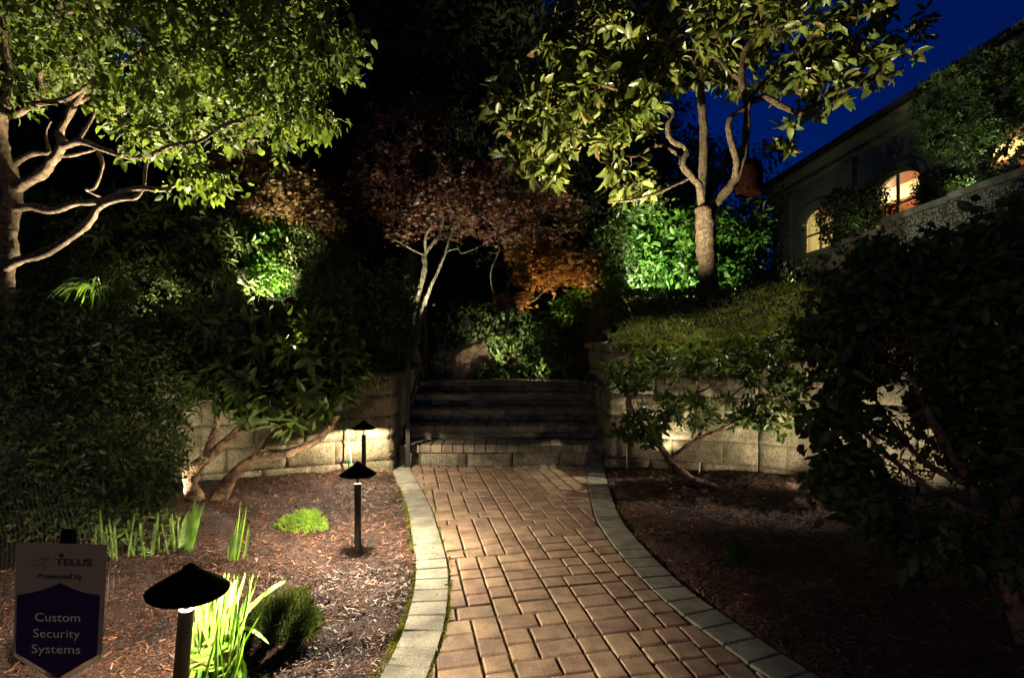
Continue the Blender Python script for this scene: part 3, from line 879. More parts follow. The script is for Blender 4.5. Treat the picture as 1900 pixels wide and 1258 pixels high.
# ------------------------------------------------------------------ lamps
def link_light(typ, name, loc, energy, color, parent=None, **kw):
    l = bpy.data.lights.new(name, typ); l.energy = energy; l.color = color
    for k, v in kw.items(): setattr(l, k, v)
    o = bpy.data.objects.new(name, l); COL.objects.link(o)
    if parent is not None: o.parent = parent; o.location = np.array(loc) - root_loc(parent)
    else: o.location = loc
    return o
WARM = (1.0, 0.74, 0.44); LAMP = (1.0, 0.82, 0.58)
def make_path_light(loc, label, s=1.0):
    root = thing('path_light', label, 'path light', loc, 'black cone-capped path lights along the left edge of the path')
    L = np.array(loc)
    h = 0.632
    mb = MB(); mb.lathe([(0.001, -0.1), (0.0225, -0.1), (0.0225, h - 0.150), (0.008, h - 0.146), (0.007, h - 0.082), (0.001, h - 0.080)], L, 40)
    mb.build('post', M['bronze'], root, False)
    mb = MB()
    mb.lathe([(0.112, h - 0.089), (0.119, h - 0.091), (0.120, h - 0.087), (0.117, h - 0.084), (0.024, h - 0.021), (0.0235, h - 0.016), (0.017, h - 0.014), (0.0165, h - 0.009), (0.010, h - 0.007), (0.005, h - 0.001), (0.0005, h)], L, 64)
    mb.lathe([(0.112, h - 0.089), (0.058, h - 0.053), (0.024, h - 0.030), (0.0005, h - 0.026)], L, 40)
    c = mb.build('cap', M['black'], root, False)
    mb = MB(); mb.lathe([(0.0005, h - 0.046), (0.026, h - 0.046), (0.028, h - 0.042), (0.020, h - 0.036), (0.0005, h - 0.034)], L, 20)
    mb.build('lens', M['lens'], root)
    return root
LAMP_E = 115
def path_lamp_light(root, e):
    L = root_loc(root)
    link_light('POINT', 'bulb', L + np.array([0, 0, 0.632 - 0.062]), e, LAMP, root, shadow_soft_size=0.009, use_soft_falloff=False)
b2 = G(664, 1032); b3 = G(675, 893)
LAMPS = [
    (np.array([(322 - CX) / F * 1.74, 1.74, 0.068]), 'nearest path light with a wide black cone cap, beside the tied lily leaves', 1.0),
    (np.array([b2[0], b2[1], 0.0]), 'middle black cone-capped path light standing in bare mulch by the path edge', 1.0),
    (np.array([b3[0], b3[1], 0.0]), 'farthest black cone-capped path light, in front of the left stone wall', 0.4),
    (np.array([-1.02, -0.3, 0.03]), 'path light standing behind the viewpoint on the left edge of the path', 0.3),
]
for loc, lab, e in LAMPS:
    q = make_path_light(loc, lab)
    path_lamp_light(q, LAMP_E * e)
    if 1 < loc[1] < 2: q.rotation_euler = (0, R(5), 0)

def spotlight(loc, aim, energy, color, size=70, blend=0.6, label='', rad=0.03, spike=0.12):
    """Small bullet garden spotlight on a spike, its lamp at the mouth."""
    loc = np.array(loc, float); aim = np.array(aim, float)
    root = thing('garden_spotlight', label, 'spotlight', loc - np.array([0, 0, spike]), 'small black garden spotlights hidden among the planting')
    d = unit(aim - loc)
    a = loc - d * 0.06
    mb = MB(); mb.tube([a, a + d * 0.012, a + d * 0.10], [0.018, 0.030, 0.032], 16, False)
    mb.tube([a, a + d * 0.02], [0.012, 0.030], 16, True)
    mb.build('housing', M['black'], root)
    mb = MB(); mb.tube([loc - np.array([0, 0, spike + 0.1]), loc - d * 0.03], [0.008, 0.009], 8); mb.build('spike', M['black'], root)
    mb = MB(); mb.tube([a + d * 0.06, a + d * 0.064], [0.027, 0.027], 16, True); mb.build('lens', M['lens'], root)
    o = link_light('SPOT', 'beam', a + d * 0.105, energy, color, root, shadow_soft_size=rad, spot_size=R(size), spot_blend=blend)
    o.rotation_euler = Vector(d).to_track_quat('-Z', 'Y').to_euler()
    return root

# ------------------------------------------------------------------ the two big lit trees
def leafer_fill(kind, **kw):
    return lambda mb, tips, dirs, tw, r: fill_leaves(mb, kind, tw, r, **kw)
def leafer_whorl(kind, **kw):
    return lambda mb, tips, dirs, tw, r: whorl(mb, kind, tips, dirs, r, **kw)

def left_tree():
    Y = 5.2
    L = [
        (PL((-12, 640, Y), (5, 520, Y), (12, 420, Y), (23, 372, Y), (18, 337, Y), (7, 296, Y), (-4, 250, Y), (2, 205, Y - .05)), 0.0989, 0.0645),
        (PL((2, 205, Y - .05), (28, 213, Y - .1), (62, 195, Y - .2), (122, 184, Y - .35), (160, 160, Y - .4)), 0.0387, 0.0189),
        (PL((2, 205, Y), (16, 180, Y), (20, 150, Y + .1), (8, 90, Y + .1), (4, 30, Y + .1), (10, -60, Y)), 0.0533, 0.0258),
        (PL((28, 350, Y), (75, 324, Y - .1), (95, 300, Y - .15), (116, 268, Y - .2), (109, 250, Y - .2), (124, 222, Y - .25), (142, 188, Y - .3), (172, 150, Y - .3), (230, 120, Y - .4), (300, 70, Y - .5)), 0.0499, 0.0172),
        (PL((118, 272, Y - .2), (150, 263, Y - .3), (186, 275, Y - .4), (232, 290, Y - .5), (276, 289, Y - .6), (320, 270, Y - .7), (372, 262, Y - .7), (412, 234, Y - .7), (448, 226, Y - .7)), 0.0292, 0.0103),
        (PL((20, 308, Y), (52, 289, Y + .15), (86, 284, Y + .2), (122, 290, Y + .2), (166, 281, Y + .25), (182, 276, Y + .3)), 0.0310, 0.0103),
        (PL((24, 388, Y), (60, 384, Y - .1), (97, 391, Y - .2), (140, 378, Y - .3), (186, 373, Y - .4), (230, 355, Y - .5), (266, 349, Y - .6), (302, 352, Y - .65), (332, 338, Y - .7), (350, 318, Y - .75)), 0.0396, 0.0120),
        (PL((0, 505, Y), (30, 486, Y - .1), (80, 470, Y - .2), (130, 441, Y - .3), (166, 410, Y - .35), (182, 385, Y - .4), (216, 370, Y - .45), (251, 366, Y - .5), (266, 344, Y - .5), (271, 306, Y - .5), (285, 262, Y - .5)), 0.0473, 0.0103),
        (PL((58, 195, Y), (75, 178, Y), (72, 142, Y), (96, 118, Y), (101, 72, Y), (106, 22, Y), (120, -40, Y)), 0.0430, 0.0241),
        (PL((182, 278, Y - .3), (190, 308, Y - .3), (176, 348, Y - .25), (160, 352, Y - .2), (186, 366, Y - .1)), 0.0189, 0.0103),
        (PL((142, 190, Y - .3), (210, 165, Y - .1), (300, 175, Y + .2), (400, 160, Y + .3), (500, 130, Y + .3), (590, 120, Y + .2)), 0.0275, 0.0077),
        (PL((105, 22, Y), (200, 20, Y + .3), (320, 10, Y + .5), (450, 40, Y + .6), (560, 50, Y + .5), (640, 70, Y + .4)), 0.0275, 0.0077),
        (PL((410, 236, Y - .7), (470, 215, Y - .5), (540, 215, Y - .3), (600, 190, Y - .3)), 0.0120, 0.0052),
        (PL((145, 262, Y - .3), (168, 225, Y - .2), (184, 195, Y - .2), (205, 180, Y - .2)), 0.0155, 0.0069),
        (PL((92, 285, Y + .1), (85, 250, Y + .2), (95, 225, Y + .2)), 0.0155, 0.0069),
    ]
    B = [EB(70, 60, Y + .5, 120, 110, .7), EB(240, 90, Y, 170, 105, 1.0), EB(420, 85, Y, 160, 100, 1.0), EB(560, 80, Y, 120, 70, .7),
         EB(520, 190, Y - .2, 110, 50, .55), EB(330, 205, Y - .2, 150, 60, .6), EB(385, 320, Y - .65, 45, 32, .3), EB(300, 262, Y - .5, 70, 40, .4),
         EB(560, 230, Y - .3, 70, 35, .35), EB(120, -60, Y, 260, 90, 1.2), EB(400, -60, Y, 220, 80, 1.2), EB(640, 75, Y, 45, 22, .25), EB(30, 170, Y - .3, 50, 30, .3), EB(480, 262, Y - .4, 60, 26, .3), EB(600, 262, Y - .2, 40, 22, .25), EB(345, 335, Y - .7, 60, 26, .3), EB(400, 345, Y - .6, 30, 18, .2)]
    make_tree('broadleaf_tree', 'sinuous pale-barked tree at the left edge with bright lit light-green leaves', 'tree', P(-12, 640, Y), L, B, 1900, 21,
              M['leaf_light'], M['bark_pale'], leafer_fill('heart', per=10, L=(.045, .108), ratio=.58, droop=.75, spread=.05, flat=.55), shell=.25, jit=.13, r0=.015, r1=.0032)
left_tree()

def magnolia():
    Y = 7.2
    L = [
        (PL((1320, 575, Y), (1316, 530, Y), (1312, 480, Y), (1309, 420, Y), (1305, 385, Y)),   .138, .112),
        (PL((1303, 388, Y), (1297, 345, Y - .1), (1284, 330, Y - .15), (1266, 303, Y - .2), (1273, 278, Y - .2), (1244, 258, Y - .25), (1239, 232, Y - .3), (1246, 207, Y - .3), (1205, 190, Y - .4), (1150, 168, Y - .5), (1080, 150, Y - .5)), .056, .014),
        (PL((1312, 388, Y), (1330, 374, Y), (1364, 333, Y), (1380, 282, Y - .05), (1384, 255, Y - .05), (1386, 190, Y - .1), (1376, 150, Y - .1), (1381, 98, Y - .1), (1398, 66, Y - .1), (1420, 20, Y - .1), (1430, -40, Y)), .066, .022),
        (PL((1304, 388, Y + .1), (1304, 330, Y + .25), (1306, 250, Y + .3), (1301, 180, Y + .3), (1303, 120, Y + .3), (1310, 40, Y + .2), (1300, -30, Y + .2)), .072, .03),
        (PL((1362, 336, Y), (1366, 300, Y - .1), (1352, 245, Y - .2), (1357, 218, Y - .2), (1380, 202, Y - .15)), .045, .03),
        (PL((1384, 192, Y), (1420, 182, Y), (1448, 196, Y - .05), (1489, 213, Y - .1), (1509, 199, Y - .1), (1553, 175, Y - .2), (1592, 156, Y - .3), (1640, 110, Y - .3)), .048, .014),
        (PL((1508, 200, Y - .1), (1508, 160, Y - .2), (1504, 135, Y - .2), (1520, 112, Y - .2), (1545, 70, Y - .2)), .03, .012),
        (PL((1288, 325, Y - .1), (1255, 342, Y - .2), (1215, 360, Y - .3), (1170, 372, Y - .4), (1128, 376, Y - .5)), .028, .010),
        (PL((1270, 295, Y - .1), (1225, 270, Y + .1), (1170, 290, Y + .2), (1110, 265, Y + .2), (1060, 240, Y + .2)), .03, .010),
        (PL((1376, 152, Y), (1340, 120, Y), (1310, 95, Y - .2), (1260, 90, Y - .3), (1180, 70, Y - .3)), .03, .012),
        (PL((1466, 208, Y), (1462, 240, Y), (1480, 255, Y), (1475, 262, Y)), .012, .006),
        (PL((1302, 130, Y + .3), (1220, 60, Y + .4), (1130, 40, Y + .4), (1060, 30, Y + .3)), .04, .012),
        (PL((1386, 190, Y), (1440, 130, Y + .4), (1530, 60, Y + .5), (1600, 20, Y + .4)), .03, .012),
    ]
    B = [EB(1000, 150, Y - .3, 80, 60, .45), EB(1100, 110, Y - .2, 120, 90, .8), EB(1220, 60, Y, 150, 100, 1.1), EB(1350, 40, Y, 140, 80, 1.1), EB(1490, 50, Y, 130, 85, 1.0),
         EB(1600, 80, Y, 105, 75, .7), EB(1560, 150, Y - .1, 90, 60, .6), EB(1020, 260, Y, 100, 80, .6), EB(1120, 210, Y - .1, 110, 60, .6), EB(1470, 245, Y - .1, 45, 26, .3),
         EB(1420, 140, Y + .4, 90, 35, .4), EB(1190, 190, Y - .3, 50, 40, .4), EB(1300, -70, Y, 300, 80, 1.3), EB(1690, 50, Y, 35, 28, .25), EB(1290, 130, Y + .5, 80, 40, .3), EB(935, 200, Y - .3, 40, 40, .3), EB(960, 150, Y - .2, 60, 50, .35), EB(1000, 300, Y + .1, 70, 45, .4), EB(1080, 60, Y, 80, 60, .5), EB(1160, 330, Y, 60, 40, .5)]
    make_tree('magnolia_tree', 'multi-stemmed magnolia with large yellow-green leaves standing above the right wall', 'tree', P(1320, 575, Y), L, B, 1080, 22,
              M['leaf_magnolia'], M['bark_grey'], leafer_whorl('oval', n=(6, 11), L=(.11, .25), ratio=.38, spread=(30, 95), droop=.28, back=.12), shell=.35, jit=.13, r0=.014, r1=.004)
magnolia()

def hanging():
    Y = 7.25; c = P(1389, 330, Y)
    root = thing('hanging_ornament', 'dark rusty brown cylinder hanging beside the magnolia fork', 'hanging ornament', c - np.array([0, 0, .24]))
    mb = MB(); mb.lathe([(.001, -.215), (.12, -.215), (.15, -.235), (.175, -.225), (.18, -.19), (.178, .10), (.16, .16), (.11, .20), (.04, .22), (.001, .222)], c, 28)
    mb.build('body', M['rust'], root, True)
    mb = MB(); mb.tube([c + np.array([0, 0, .22]), c + np.array([0, 0, .62])], .006, 6); mb.build('hanger', M['black'], root)
hanging()

# ------------------------------------------------------------------ maples
def maple(name, label, base, limbs, blobs, n, seed, mat, bk, per=16, L=(.05, .085), flat=.7):
    return make_tree(name, label, 'tree', base, limbs, blobs, n, seed, mat, bk, leafer_fill('palm', per=per, L=L, ratio=1.0, droop=.25, spread=.06, flat=flat), shell=.2, jit=.08, r0=.009, r1=.0015)
Y = 8.9
maple('japanese_maple', 'dark red Japanese maple with two pale leaning stems behind the handrail', P(760, 650, Y), [
    (PL((760, 660, Y), (770, 570, Y), (787, 502, Y), (789, 470, Y), (808, 444, Y), (822, 405, Y), (818, 360, Y)), .06, .02),
    (PL((778, 590, Y), (800, 530, Y - .1), (812, 505, Y - .1), (828, 465, Y - .2), (842, 420, Y - .2), (860, 370, Y - .2)), .036, .012),
    (PL((788, 474, Y), (766, 464, Y - .2), (742, 450, Y - .4), (712, 436, Y - .6)), .02, .008),
    (PL((828, 466, Y - .2), (850, 462, Y - .4), (858, 470, Y - .5), (890, 458, Y - .6)), .014, .006),
    (PL((789, 468, Y), (790, 440, Y - .2), (800, 415, Y - .4), (790, 380, Y - .5)), .025, .008)],
    [EB(850, 400, Y - .2, 130, 45, .8), EB(760, 425, Y - .5, 60, 16, .4), EB(900, 360, Y, 150, 60, .9), EB(1010, 400, Y, 100, 45, .7), EB(740, 330, Y + .6, 110, 80, .8), EB(760, 240, Y + .9, 90, 60, .7), EB(960, 440, Y - .1, 70, 20, .4)],
    560, 31, M['leaf_red'], M['bark_green'], per=15)
Y = 8.5
maple('japanese_maple', 'small orange-leaved Japanese maple glowing above the boulder', P(945, 600, Y), [
    (PL((940, 625, Y), (943, 535, Y), (957, 498, Y), (963, 467, Y), (972, 445, Y)), .035, .012),
    (PL((955, 505, Y), (978, 480, Y - .1), (1004, 464, Y - .2), (1040, 470, Y - .3), (1080, 500, Y - .4)), .016, .006),
    (PL((945, 560, Y), (985, 560, Y - .2), (1005, 545, Y - .3), (1030, 525, Y - .4)), .014, .005),
    (PL((930, 600, Y + .1), (911, 514, Y + .1), (926, 464, Y + .1), (919, 440, Y + .1)), .018, .006)],
    [EB(1045, 488, Y - .3, 72, 20, .45), EB(1010, 512, Y - .3, 60, 18, .4), EB(950, 558, Y - .3, 40, 9, .3), EB(1080, 522, Y - .4, 30, 14, .25), EB(985, 470, Y - .2, 45, 20, .3)],
    230, 32, M['leaf_orange'], M['bark_green'], per=15)
Y = 8.7
maple('japanese_maple', 'pale gold and red feathery Japanese maple below the bright left tree', P(368, 500, Y), [
    (PL((362, 560, Y), (366, 480, Y), (400, 420, Y), (430, 388, Y), (470, 360, Y), (520, 340, Y)), .05, .014),
    (PL((396, 425, Y), (440, 408, Y - .2), (500, 398, Y - .3), (560, 400, Y - .3)), .022, .007)],
    [EB(470, 320, Y, 90, 50, .8), EB(540, 360, Y, 90, 45, .7), EB(500, 390, Y - .3, 90, 18, .4), EB(590, 400, Y, 60, 28, .5), EB(430, 300, Y, 50, 40, .5)],
    520, 33, M['leaf_gold'], M['bark_green'], per=15)
Y = 9.6
maple('japanese_maple', 'deep red maple crown in shadow right of the pale gold maple', P(640, 560, Y), [
    (PL((640, 580, Y), (630, 470, Y), (610, 390, Y), (590, 330, Y)), .05, .014), (PL((628, 460, Y), (660, 400, Y), (690, 340, Y)), .03, .01)],
    [EB(590, 330, Y, 80, 60, .8), EB(660, 360, Y, 70, 70, .8), EB(560, 280, Y, 60, 40, .7), EB(640, 440, Y, 60, 40, .6)],
    420, 34, M['leaf_red'], M['bark_dark'], per=20)

# ------------------------------------------------------------------ shrubs
def bush(name, label, base, blobs, n, seed, mat, bk, leafer, stems=4, cat='shrub', shell=.45, r0=.008, jit=.1, group=None, sr=.014):
    r = np.random.default_rng(seed); base = np.array(base, float)
    L = []
    for k in range(stems):
        b = blobs[k % len(blobs)]
        c = np.array(b[0]) + r.normal(size=3) * np.array(b[1]) * .25
        s = base + np.array([r.normal() * .05, r.normal() * .05, -0.08])
        m = (s + c) / 2 + r.normal(size=3) * .06
        L.append(([s, s * .7 + m * .3 + np.array([0, 0, .05]), m, c], sr * r.uniform(.8, 1.2), sr * .45))
    return make_tree(name, label, cat, base, L, blobs, n, seed, mat, bk, leafer, shell=shell, jit=jit, r0=r0, r1=.0015, group=group)
def hb(px, py, Y): return P(px, py, Y)
SM = dict(per=9, L=(.05, .085), ratio=.45, droop=.1, spread=.05, flat=.4)

bush('lit_shrub', 'vivid green shrub lit behind the magnolia trunk', hb(1290, 555, 8.8), [EB(1230, 470, 8.8, 70, 70, .6), EB(1290, 440, 9.0, 90, 60, .6), EB(1370, 480, 9.0, 55, 70, .5), EB(1290, 520, 8.8, 110, 40, .5), EB(1400, 420, 9.2, 40, 50, .4), EB(1200, 420, 8.9, 50, 40, .4)], 700, 41, M['leaf_vivid'], M['bark_green'], leafer_fill('oval', per=9, L=(.09, .16), ratio=.42, droop=.3, spread=.05, flat=.5), 7)
bush('dark_shrub', 'dark fine-leaved shrub between the orange maple and the vivid green shrub', hb(1145, 590, 8.6), [EB(1140, 480, 8.6, 55, 70, .5), EB(1150, 560, 8.4, 60, 45, .5), EB(1180, 390, 8.9, 60, 50, .5)], 420, 42, M['leaf_mid'], M['bark_dark'], leafer_fill('kite', **SM), 6)
bush('lit_shrub', 'bright green shrub glowing under the pale gold maple', hb(505, 570, 8.6), [EB(500, 440, 8.6, 40, 35, .35), EB(505, 510, 8.5, 42, 45, .4), EB(480, 480, 8.6, 30, 40, .3)], 420, 43, M['leaf_vivid'], M['bark_green'], leafer_fill('kite', per=12, L=(.05, .09), ratio=.6, droop=.2, spread=.05, flat=.5), 5)
bush('dark_shrub', 'dark twiggy shrub with small reddish leaves right of the glowing green shrub', hb(575, 580, 8.5), [EB(570, 490, 8.5, 45, 70, .5), EB(625, 520, 8.4, 45, 60, .5)], 380, 44, M['leaf_dark'], M['bark_dark'], leafer_fill('kite', **SM), 6)
bush('dark_shrub', 'black evergreen shrub spilling over the left wall beside the handrail', hb(690, 690, 7.4), [EB(700, 610, 7.3, 65, 60, .6), EB(660, 560, 7.6, 70, 60, .6), EB(735, 660, 7.0, 35, 35, .4), EB(730, 540, 7.8, 50, 50, .5), EB(610, 600, 7.4, 60, 50, .5)], 800, 45, M['leaf_dark'], M['bark_dark'], leafer_fill('kite', **SM), 8)
bush('green_shrub', 'mid-green layered shrub behind the boulder', hb(900, 690, 9.6), [EB(890, 600, 9.5, 55, 38, .4), EB(950, 610, 9.6, 60, 40, .5), EB(900, 650, 9.4, 50, 30, .4), EB(1000, 640, 9.6, 50, 50, .5)], 420, 46, M['leaf_mid'], M['bark_dark'], leafer_whorl('oval', n=(6, 9), L=(.06, .11), ratio=.38, spread=(40, 90), droop=.25), 7)
bush('green_shrub', 'fresh green compound-leaved shrub beside the right wall corner', hb(1050, 690, 8.9), [EB(1050, 590, 8.8, 40, 40, .4), EB(1085, 555, 8.8, 35, 40, .4), EB(1030, 625, 8.8, 40, 30, .4), EB(1100, 620, 8.7, 30, 30, .3)], 260, 47, M['leaf_vivid'], M['bark_dark'], leafer_whorl('oval', n=(5, 8), L=(.09, .15), ratio=.3, spread=(40, 100), droop=.35), 6)
bush('low_plant', 'low leafy green clump at the top of the steps right of the boulder', hb(1010, 705, 8.3), [EB(1005, 685, 8.3, 55, 18, .3), EB(1070, 680, 8.4, 55, 22, .3)], 200, 48, M['leaf_mid'], M['bark_dark'], leafer_whorl('oval', n=(5, 7), L=(.06, .10), ratio=.5, spread=(50, 95)), 5, 'plant')
bush('low_plant', 'low ferny clump growing around the foot of the boulder', hb(905, 705, 8.3), [EB(905, 690, 8.2, 38, 13, .25), EB(815, 685, 8.3, 30, 14, .2), EB(940, 690, 8.3, 20, 10, .2)], 150, 49, M['leaf_mid'], M['bark_dark'], leafer_whorl('oval', n=(5, 7), L=(.05, .09), ratio=.45, spread=(50, 95)), 5, 'plant')

# dark mass at left above the wall
bush('dark_shrub', 'large shadowed shrub under the low limb of the left tree', hb(150, 640, 6.6), [EB(90, 560, 6.4, 120, 60, .7), EB(230, 540, 6.8, 110, 60, .7), EB(60, 440, 7.4, 110, 90, .8), EB(160, 620, 6.2, 150, 40, .6)], 900, 51, M['leaf_dark'], M['bark_dark'], leafer_fill('kite', **SM), 8)
bush('dark_shrub', 'shadowed thin-stemmed shrub with whorled leaves below the left tree branches', hb(330, 560, 7.8), [EB(300, 430, 7.8, 110, 70, .7), EB(400, 460, 8.0, 70, 70, .6), EB(200, 440, 8.0, 90, 80, .7), EB(400, 540, 7.6, 80, 40, .6), EB(310, 390, 7.6, 60, 30, .4)], 420, 52, M['leaf_dark'], M['bark_dark'], leafer_whorl('oval', n=(6, 9), L=(.12, .2), ratio=.3, spread=(50, 100)), 9)

def rhododendron():
    B1 = P(345, 945, 4.55); z0 = .0
    b = np.array([G(365, 940)[0], G(365, 940)[1], 0.0]); Y = b[1]
    b2_ = np.array([G(405, 940)[0], G(405, 940)[1], 0.0])
    L = [
        ([b + [0, 0, -.1], b + [0, 0, .05], P(352, 880, Y), P(395, 840, Y + .05), P(440, 800, Y + .1), P(480, 740, Y + .1), P(470, 660, Y + .1)], .075, .02),
        ([b2_ + [0, 0, -.1], b2_ + [0, 0, .04], P(430, 885, Y), P(475, 850, Y + .05), P(540, 838, Y), P(590, 815, Y), P(625, 775, Y), P(640, 720, Y)], .070, .016),
        (PL((380, 850, Y), (400, 790, Y + .15), (400, 720, Y + .2), (380, 640, Y + .2)), .04, .014),
        (PL((470, 852, Y), (500, 810, Y + .2), (545, 770, Y + .25), (560, 700, Y + .2)), .032, .012),
        (PL((440, 800, Y + .1), (500, 790, Y - .1), (560, 790, Y - .2)), .02, .008),
        (PL((400, 730, Y + .2), (340, 660, Y), (300, 610, Y)), .022, .008)]
    B = [EB(420, 610, Y + .2, 110, 50, .5), EB(540, 640, Y + .1, 100, 60, .5), EB(610, 670, Y, 55, 55, .4), EB(470, 700, Y, 120, 60, .5), EB(360, 640, Y + .2, 70, 40, .4), EB(590, 740, Y - .1, 50, 30, .3), EB(510, 760, Y - .2, 60, 30, .25), EB(320, 590, Y + .3, 60, 25, .3)]
    make_tree('rhododendron', 'leaning rhododendron with thick bare trunks and glossy leaves in front of the left wall', 'shrub', b, L, B, 430, 53,
              M['leaf_dark'], M['bark_brown'], leafer_whorl('oval', n=(6, 10), L=(.12, .19), ratio=.36, spread=(45, 100), droop=.2), shell=.45, jit=.1, r0=.011)
rhododendron()

def right_low_shrub():
    b = G(1335, 915); Y = b[1]
    L = [
        ([b + [0.02, -.02, -.06], b + [0, 0, .025], P(1290, 893, Y + .12), P(1262, 872, Y + .2), P(1240, 850, Y + .25), P(1225, 828, Y + .3), P(1200, 800, Y + .3)], .052, .024),
        (PL((1242, 852, Y + .25), (1290, 818, Y + .25), (1340, 795, Y + .2), (1385, 772, Y + .1), (1420, 740, Y)), .026, .010),
        (PL((1222, 826, Y + .3), (1235, 780, Y + .3), (1280, 740, Y + .3), (1330, 710, Y + .2)), .02, .008),
        (PL((1205, 805, Y + .3), (1180, 770, Y + .3), (1160, 720, Y + .3)), .016, .006),
        (PL((1290, 818, Y + .25), (1330, 760, Y + .4), (1400, 700, Y + .4)), .016, .006)]
    B = [EB(1180, 690, Y + .35, 55, 40, .3), EB(1250, 670, Y + .4, 70, 32, .3), EB(1350, 670, Y + .3, 80, 30, .35), EB(1440, 690, Y + .1, 60, 55, .35), EB(1310, 760, Y + .3, 120, 32, .3), EB(1190, 790, Y + .3, 55, 35, .25), EB(1430, 770, Y, 60, 40, .3), EB(1430, 640, Y + .3, 60, 25, .3)]
    make_tree('spreading_shrub', 'low spreading shrub with a bent mossy stem trained against the right wall', 'shrub', b, L, B, 520, 54,
              M['leaf_dark'], M['bark_brown'], leafer_whorl('oval', n=(5, 8), L=(.06, .105), ratio=.45, spread=(35, 100), droop=.15), shell=.2, jit=.12, r0=.008)
right_low_shrub()

def right_big_shrub():
    b = np.array([G(1905, 1210)[0], G(1905, 1210)[1], 0]); Y = b[1] + .2
    L = [
        ([b + [.03, 0, -.1], b + [0, 0, .05], P(1872, 1100, b[1]), P(1850, 1010, Y), P(1800, 900, Y + .2), P(1740, 800, Y + .3), P(1690, 700, Y + .4)], .055, .012),
        (PL((1860, 1030, Y), (1880, 900, Y + .1), (1860, 750, Y + .2), (1830, 600, Y + .3), (1820, 480, Y + .4)), .045, .012),
        (PL((1835, 970, Y), (1760, 930, Y + .2), (1690, 880, Y + .4), (1620, 820, Y + .5), (1570, 760, Y + .5)), .022, .006),
        (PL((1800, 900, Y + .2), (1720, 860, Y + .4), (1650, 780, Y + .6), (1600, 700, Y + .7)), .02, .006),
        (PL((1850, 1010, Y), (1780, 1000, Y), (1700, 980, Y + .1), (1640, 990, Y + .2)), .016, .005),
        (PL((1870, 830, Y + .1), (1920, 700, Y), (1940, 560, Y)), .03, .01)]
    B = [EB(1560, 640, Y + .7, 70, 110, .3), EB(1640, 540, Y + .7, 100, 90, .35), EB(1775, 485, Y + .6, 110, 60, .4), EB(1860, 480, Y + .3, 90, 110, .4), EB(1840, 640, Y + .3, 90, 120, .4), EB(1880, 850, Y + .1, 60, 140, .3), EB(1720, 640, Y + .5, 80, 90, .4),
         EB(1600, 900, Y + .4, 70, 70, .3), EB(1690, 990, Y + .1, 90, 40, .3), EB(1560, 780, Y + .6, 60, 70, .3), EB(1790, 1000, Y, 60, 50, .3), EB(1800, 780, Y + .4, 70, 90, .4)]
    r = np.random.default_rng(55)
    sk = np.array([P(px, py, Y + .45) for px, py in ((1620, 820), (1690, 880), (1740, 800), (1760, 930), (1690, 780), (1640, 860))])
    tips = in_blobs([EB(1690, 850, Y + .5, 110, 90, .3), EB(1640, 640, Y + .6, 90, 80, .3)], 800, r)
    tw, _ = grow(sk, tips, r, .2)
    make_tree('broadleaf_shrub', 'tall dark broad-leaved shrub filling the right foreground in front of the wall', 'shrub', b, L, B, 1250, 55,
              M['leaf_dark'], M['bark_brown'], leafer_fill('oval', per=8, L=(.055, .105), ratio=.52, droop=.45, spread=.04, flat=.4), shell=.2, jit=.16, r0=.008, r1=.0018, extra=lambda lb: twig_mesh(lb, tw, .007, .0036), keep=lambda t: ((CX + t[:, 0] / t[:, 1] * F - 1700) / 75) ** 2 + ((HY + (H - t[:, 2]) / t[:, 1] * F - 860) / 62) ** 2 > 1 - .75 * (np.modf(np.abs(t[:, 0]) * 917.3)[0] < .35))
right_big_shrub()

def hedge_left():
    Y = 4.3
    B = [EB(60, 640, Y, 110, 90, .5), EB(190, 660, Y, 120, 80, .5), EB(300, 690, Y + .1, 80, 90, .4), EB(60, 800, Y - .3, 110, 120, .5), EB(200, 820, Y - .2, 120, 110, .5), EB(290, 830, Y - .1, 42, 90, .35), EB(60, 940, Y - .5, 120, 60, .4), EB(210, 930, Y - .4, 100, 50, .35)]
    bush('leafy_hedge', 'dense dark small-leaved hedge behind the netting at the left', hb(150, 950, 4.0), B, 1700, 56, M['leaf_dark'], M['bark_dark'], leafer_fill('kite', per=11, L=(.04, .07), ratio=.42, droop=.3, spread=.05, flat=.4), 9, 'hedge', sr=.02)
hedge_left()

# ------------------------------------------------------------------ small planting in the left bed
def blade(mb, base, tip, width, bend, r, n=9, fold=.32, side=None):
    """Strap leaf as a folded ribbon."""
    base = np.asarray(base, float); tip = np.asarray(tip, float)
    t = np.linspace(0, 1, n)[:, None]
    c = base + (tip - base) * t + np.asarray(bend) * (np.sin(t * math.pi) * .5 + t ** 2 * .0)
    tg = unit(np.gradient(c, axis=0))
    s = unit(np.cross(tg, unit(r.normal(size=3) + np.array([0, -1.2, 0.2])) if side is None else side))
    nr = np.cross(s, tg)
    w = width * np.interp(t[:, 0], [0, .2, .7, .92, 1], [.6, .9, 1, .5, .04])[:, None]
    V = np.vstack([c - s * w / 2, c - nr * w * fold, c + s * w / 2])
    i = np.arange(n - 1)
    mb.add_arr(V, np.vstack([np.stack([i, i + 1, n + i + 1, n + i], 1), np.stack([n + i, n + i + 1, 2 * n + i + 1, 2 * n + i], 1)]))

